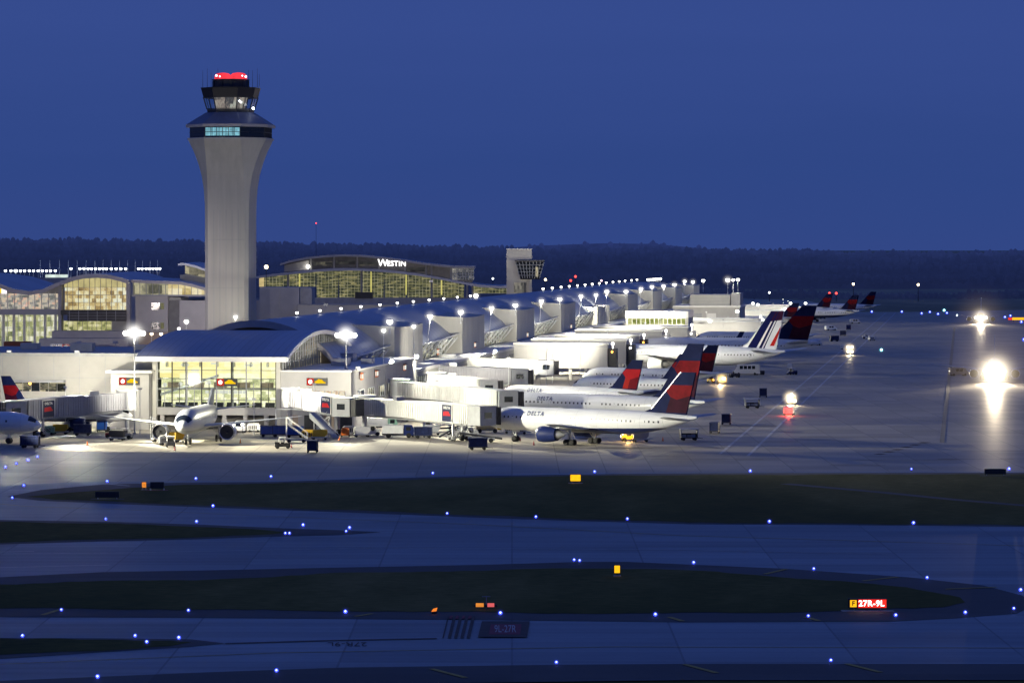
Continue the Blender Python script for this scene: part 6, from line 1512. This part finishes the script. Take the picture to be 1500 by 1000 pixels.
far_list = [(1193,506,'white van alone on the grey ramp below the widebody tail',van,'white'),(1076,553,'dark tug just left of the box bus',tug,'dark'),(1112,549,'dark tug just right of the box bus',tug,'dark'),(1157,541,'tall pale trolley beside the dark tractor below the striped fin',gpu,'white'),(1185,473,'far white truck under the distant tails',van,'white'),(1217,484,'far pale van near the service road bend',van,'planewhite'),(1243,483,'far dark van at the service road bend',van,'navy'),(1269,496,'pale tug right of the service road beyond the cyan light',tug,'white'),(1277,499,'low white trolley beside the pale tug beyond the cyan light',gpu,'white'),(1237,512,'white trolley left of the far oncoming truck',gpu,'white'),(1165,487,'far white tug on the ramp behind the widebody tail',tug,'white'),(1205,467,'far navy tug below the second distant tail',tug,'navy'),(1253,474,'far white marker van at the bend by the last fin',van,'white')]
for px, py, lab, kd, mt in far_list:
    p = G(px, py); t = thing('ramp_vehicle', lab, 'vehicle', (p.x,p.y,.035), math.radians(rnd.choice((0,85,180,20)))+TH, FV); kd(t, M[mt])
# parked cars on the deck behind the wing
for i, (px, mt) in enumerate(((86,'white'),(103,'red'),(113,'redd'),(122,'white'))):
    p = K(px, 512, 905); t = thing('parked_car', 'car on the service deck behind the wing, ' + ['white one farthest left','bright red one','dark red one','white one farthest right'][i], 'car', (p.x,p.y,p.z), TH+.1, 'cars on the service deck'); van(t, M[mt], L=4.4, Ht=1.5, W=1.8)
# service deck slab that carries them
sd_ = camthing('service_deck', 'low service deck with parked cars behind the terminal wing', 'deck', 105, 905)
mb = MB(); zz = K(105,512,905).z; mb.bx(-36, 16, -6, 14, 0, zz-.01); mb.obj('deck', M['grey'], sd_)
for i, (px, py, lab) in enumerate(((405,0,''),)):
    p = at(404, 655); t = thing('canopy_post', 'slim white post in front of the gate house doors', 'post', (p.x,p.y,0)); mb = MB(); mb.tube((0,0,0),(0,0,5.1),.12,8); mb.bx(0,4.5,-.06,.06,5.0,5.15); mb.obj('post', M['whitemetal'], t)

# more clutter around the near stands
XT = [(gse,stairs,'mobile_stairs','white mobile stairs under the wing of the facing airliner','mobile stairs',232,647,200,'white'),
 (gse,gpu,'ground_power_unit','grey power unit under the nose of the facing airliner','power unit',243,652,20,'grey'),
 (gse,dolly,'container_dolly','orange striped dolly beside the facing airliner nose gear','dolly',258,648,60,'yellow'),
 (gse,gpu,'ground_power_unit','white power unit in front of the pavilion undercroft','power unit',372,633,0,'white'),
 (gse,van,'ramp_van','white van with two lit lamps in the undercroft opening','van',353,633,-90,'white'),
 (gse,dolly,'container_dolly','yellow dolly by the link block behind the left carts','dolly',88,636,0,'yellow'),
 (gse,gpu,'ground_power_unit','green power unit behind the left carts','power unit',70,637,0,'green'),
 (gse,gpu,'ground_power_unit','orange power unit at the right foot of the bag slide','power unit',506,640,90,'orange'),
 (gse,dolly,'container_dolly','white container dolly below the rotunda of the panel bridge','dolly',530,640,10,'white'),
 (gse,truck,'service_truck','small blue topped truck right of the panel bridge rotunda','truck',583,641,2,'navy'),
 (gse,gpu,'ground_power_unit','pale power unit at the wheels of the panel bridge','power unit',683,634,0,'steel'),
 (gse,dolly,'container_dolly','pale dolly behind the belt loader','dolly',633,637,4,'whitemetal')]
for fn, kd, nm, lab, ct, px, py, rot, mt in XT:
    if kd is truck: gse(kd, nm, lab, ct, px, py, rot, M[mt], boxmat=M['whitemetal'], L=6, H_=1.5)
    else: gse(kd, nm, lab, ct, px, py, rot, M[mt])
for k in (-.7,.7):
    p = G(353,633); t = thing('work_lamp', 'round white lamp glowing in the undercroft opening, ' + ('left of two' if k < 0 else 'right of two'), 'lamp', (p.x+k*1.3,p.y-2.9,0), 0); mb = MB(); mb.tube((0,0,0),(0,0,1.5),.05,6); mb.obj('stand', M['dark'], t); mb = MB(); mb.ball((0,0,1.7),.28,0,10,6); mb.obj('lamp', M['e_white'], t, True)
rs = random.Random(21)
for i in range(46):                                   # stand lines and short marks on the far ramp
    Y = 660+19*i+rs.uniform(-3,3); X = rs.uniform(-62,-52); q = Vector((X, Y, 0))
    line('stand_marking', [q, q+Vector((rs.uniform(5,14), rs.uniform(-.3,.3), 0))], .35+.0004*Y, .075+.0004*i, M['mark_w'] if i % 3 else M['mark_f'])
# ================================================================= airliners taxiing toward us with landing lights on
def approaching(label, px, py, d, r, hstr, E, rz):
    t = jet('approaching_airliner', label, px, py, -90, 38, 1.95, 3.8, 11.8, 17, 'silver', 'airliners with landing lights on', 2, 0, None, d=d)
    t.rotation_euler[2] = math.radians(rz) + TH
    m = base_mat(t); lamps = [(17.2,-.35,1.5),(17.2,.35,1.5),(17.2,0,2.0),(5.5,-2.6,2.6),(5.5,2.6,2.6)]
    for q in lamps:
        mb = MB(); mb.ball(q, .5); mb.obj('landing_light', M['e_warm'] if False else M['e_white'], t, True)
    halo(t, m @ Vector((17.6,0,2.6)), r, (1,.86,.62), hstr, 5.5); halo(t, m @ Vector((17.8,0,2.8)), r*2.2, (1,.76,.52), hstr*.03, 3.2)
    o = m @ Vector((18.2,0,1.7)); spot(t, o, m @ Vector((70,0,0)), E, 46, .9, (1,.83,.58), .4); spot(t, o + Vector((0,0,.2)), m @ Vector((34,0,0)), E*.10, 110, .9, (1,.83,.58), .4)
    return t
approaching('nearer approaching airliner at right hidden behind blazing landing lights', 1457, 0, 930, 10.5, 15, 300000, -98)
approaching('farther approaching airliner at right with one bright landing light burst', 1437, 0, 1640, 9.0, 9, 200000, -98)
p = at(1404, 930+30); t = thing('ramp_van', 'dull red van left of the nearer approaching airliner', 'van', (p.x,p.y,.035), TH+.2); van(t, M['tan'], L=5.5, Ht=2.3)
mb = MB(); mb.ball((-2.9,-.6,1.4),.22); mb.obj('marker_lamp', M['e_panelwhite'], t)

# ================================================================= extra apron floodlights added for fill, on modelled wall fittings
def flood(label, X, Y, Z, target, E, an, col=(1,.95,.74)):
    t = thing('added_wall_floodlight', label, 'floodlight', (X,Y,Z), 0, 'added wall floodlights on the concourse')
    mb = MB(); mb.bx(-.5,.5,-.35,.15,-.25,.25); mb.obj('housing', M['steel'], t); mb = MB(); mb.bx(-.42,.42,-.40,-.352,-.18,.18); mb.obj('lens', M['e_panelwhite'], t)
    spot(t, (X,Y-.6,Z-.1), target, E, an, .7, col, .5)
flood('added wall floodlight on the parapet at the corner of the gate house', -119.0, 668, 12.2, G(660,632), 40000, 110)
flood('added wall floodlight on the gate house flank near the second bridge', -118.6, 705, 12.2, G(800,610), 60000, 120)
flood('added wall floodlight on the gate house flank near the third bridge', -118.6, 738, 12.2, G(860,590), 60000, 120)
flood('added wall floodlight on the gate level roof by the second pylon', -120.6, 880, 9.2, G(870,560), 50000, 130)
flood('added wall floodlight on the wing parapet above the cut off airliner', -190, 667.2, 15.2, G(20,640), 14000, 110)
flood('added wall floodlight on the wing parapet near the lit gate windows', -176, 667.2, 15.2, G(120,640), 16000, 110)
for i, yy in enumerate((980, 1110, 1240, 1370, 1500)):
    flood('added wall floodlight on the gate level roof, %s beyond the walkways' % ORD[i], -120.6, yy, 9.4, (-80, yy-15, 2), 50000, 140)
# thin post lamps added on the ramp to brighten fronts and pylons
def wash(label, px, d, z, target, E, an, col=(1,.94,.76)):
    p = at(px, d); t = thing('added_facade_lamp', label, 'lamp', (p.x,p.y,0), 0, 'added post lamps facing the building fronts')
    mb = MB(); mb.tube((0,0,0),(0,0,z),.07,8); mb.obj('post', M['whitemetal'], t); mb = MB(); mb.bx(-.35,.35,-.12,.2,z-.15,z+.2); mb.obj('lamp_head', M['steel'], t); mb = MB(); mb.bx(-.28,.28,.2,.24,z-.1,z+.15); mb.obj('lens', M['e_panelwhite'], t)
    spot(t, (p.x,p.y+.5,z), target, E, an, .8, col, .4)
wash('added thin post lamp facing the wing between bridge and carts', 96, 662, 9.0, K(70,545,687), 22000, 130)
wash('added thin post lamp facing the wing near the left bridge rotunda', 205, 655, 9.0, K(190,550,687), 9000, 130)
wash('added thin post lamp facing the gate house front beside the sloping bridge', 460, 652, 10.0, K(455,560,677), 22000, 130)
wash('added thin post lamp facing the gate house flank behind the panel bridge', 640, 668, 10.0, K(580,550,700), 32000, 120)
wash('added thin post lamp at the pavilion undercroft', 372, 655, 7.0, K(330,600,677), 5000, 130)
for i, (px, d, tg) in enumerate(((745,760,(-128,800,13)),(800,820,(-128,880,13)),(850,905,(-128,985,13)),(890,1000,(-128,1095,13)),(945,1110,(-128,1210,12)),(968,1210,(-128,1320,13)),(1000,1330,(-128,1430,13)))):
    wash('added tall post lamp on the ramp turned to the pylons, %s' % order(i, 7, 'the near end', 'the far end'), px, d, 11.5, tg, 62000, 62)
for i, (X, Y) in enumerate(((-108,900),(-106,948),(-106,1000),(-105,1056),(-104,1108))):
    p = Vector((X,Y,0)); wash('added post lamp lighting the blank side of a fixed walkway, %s' % order(i, 5, 'the near end', 'the far end'), 750+FL*(X*CT+Y*ST)/(Y*CT-X*ST), Y*CT-X*ST, 8.0, (X, Y+22, 7), 2400, 150)
for i, (X, Y, w_, h_) in enumerate(((-96,1640,30,3.6),(-92,1700,26,4.4),(-98,1770,24,4))):
    t = thing('fixed_walkway', 'far bright white walkway box at the end of the ramp, ' + ['nearest of three','middle of three','farthest of three'][i], 'walkway', (X,Y,0), 0, 'far white walkways')
    mb = MB(); mb.bx(-w_/2-8, w_/2, 0, 8, 2.6, h_+2); mb.obj('walkway_body', M['white'], t); mb = MB(); mb.bx(-w_/2-8.3, w_/2+.3, -.3, 8.3, h_+2.05, h_+2.6); mb.obj('roof_edge', M['whitemetal'], t)
    for x in (-w_/2, w_/2-2):
        mb = MB(); mb.bx(x, x+1, 2, 3, 0, 2.6); mb.obj('support_leg', M['conc'], t)
    wash('added post lamp before a far white walkway, ' + ['nearest of three','middle of three','farthest of three'][i], 750+FL*((X+8)*CT+(Y-40)*ST)/((Y-40)*CT-(X+8)*ST), (Y-40)*CT-(X+8)*ST, 10, (X-4, Y, 6), 42000, 80)
wash('added tall post lamp on the far ramp turned to the ribbed penthouse block', 1035, 1385, 10, (-106,1440,9), 36000, 80)
for i, (X, Y, w_) in enumerate(((-97,1310,40),(-99,1365,36),(-97,1530,34))):
    t = thing('fixed_walkway', 'pale walkway box between the widebody tail and the far gates, ' + ['nearest of three','middle of three','farthest of three'][i], 'walkway', (X,Y,0), 0, 'pale walkways beyond the widebodies')
    mb = MB(); mb.bx(-w_/2-4, w_/2, 0, 8, 2.8, 7.4); mb.obj('walkway_body', M['white'], t); mb = MB(); mb.bx(-w_/2-4.3, w_/2+.3, -.3, 8.3, 7.45, 7.95); mb.obj('roof_edge', M['whitemetal'], t)
    for x in (-w_/2, w_/2-2):
        mb = MB(); mb.bx(x, x+1, 2, 3, 0, 2.8); mb.obj('support_leg', M['conc'], t)
    mb = MB(); mb.bx(w_/2+.02, w_/2+3.4, 1, 6, 2.4, 6.6); mb.obj('end_head', M['grey'], t)
    mb = MB(); mb.ball((w_/2+1,.2,8.5),.5); mb.obj('end_lamp', M['e_white'], t)
    wash('added post lamp before a pale walkway beyond the widebodies, ' + ['nearest of three','middle of three','farthest of three'][i], 750+FL*((X+8)*CT+(Y-30)*ST)/((Y-30)*CT-(X+8)*ST), (Y-30)*CT-(X+8)*ST, 9, (X-2, Y, 5), 16000, 100)
# unseen floodlights added on flat roofs to light tower and terminal walls
def roofflood(label, X, Y, Z, target, E, an, col=(1,.94,.76)):
    t = thing('added_roof_floodlight', label, 'floodlight', (X,Y,Z), 0, 'added floodlights on flat roofs')
    mb = MB(); mb.tube((0,0,-.9),(0,0,0),.06,6); mb.bx(-.5,.5,-.2,.3,-.05,.5); mb.obj('housing', M['steel'], t); mb = MB(); mb.bx(-.42,.42,.3,.34,0,.42); mb.obj('lens', M['e_panelwhite'], t)
    spot(t, (X,Y+.6,Z+.5), target, E, an, .8, col, .5)
roofflood('added roof floodlight on the wing turned up at the control tower', -178, 706, 15.8, (TX, TY, 48), 50000, 37, (1,.93,.70))
roofflood('added roof floodlight on the wing turned at the tower base', -186, 706, 15.8, (TX, TY, 18), 4500, 40, (1,.92,.66))
roofflood('added roof floodlight on the wing turned at the blank terminal walls', -205, 709, 15.8, K(250,450,1000), 170000, 46, (1,.88,.82))
roofflood('added roof floodlight on the wing turned at the glazed halls', -222, 709, 15.8, K(60,460,1000), 130000, 60, (1,.90,.84))
roofflood('added roof floodlight behind the tower turned at the service block', -170, 905, 20.5, K(450,450,1120), 90000, 80, (1,.90,.86))
roofflood('added roof floodlight on the service block turned at the hotel', -178, 1140, 24.5, K(540,400,1450), 160000, 70, (1,.90,.86))
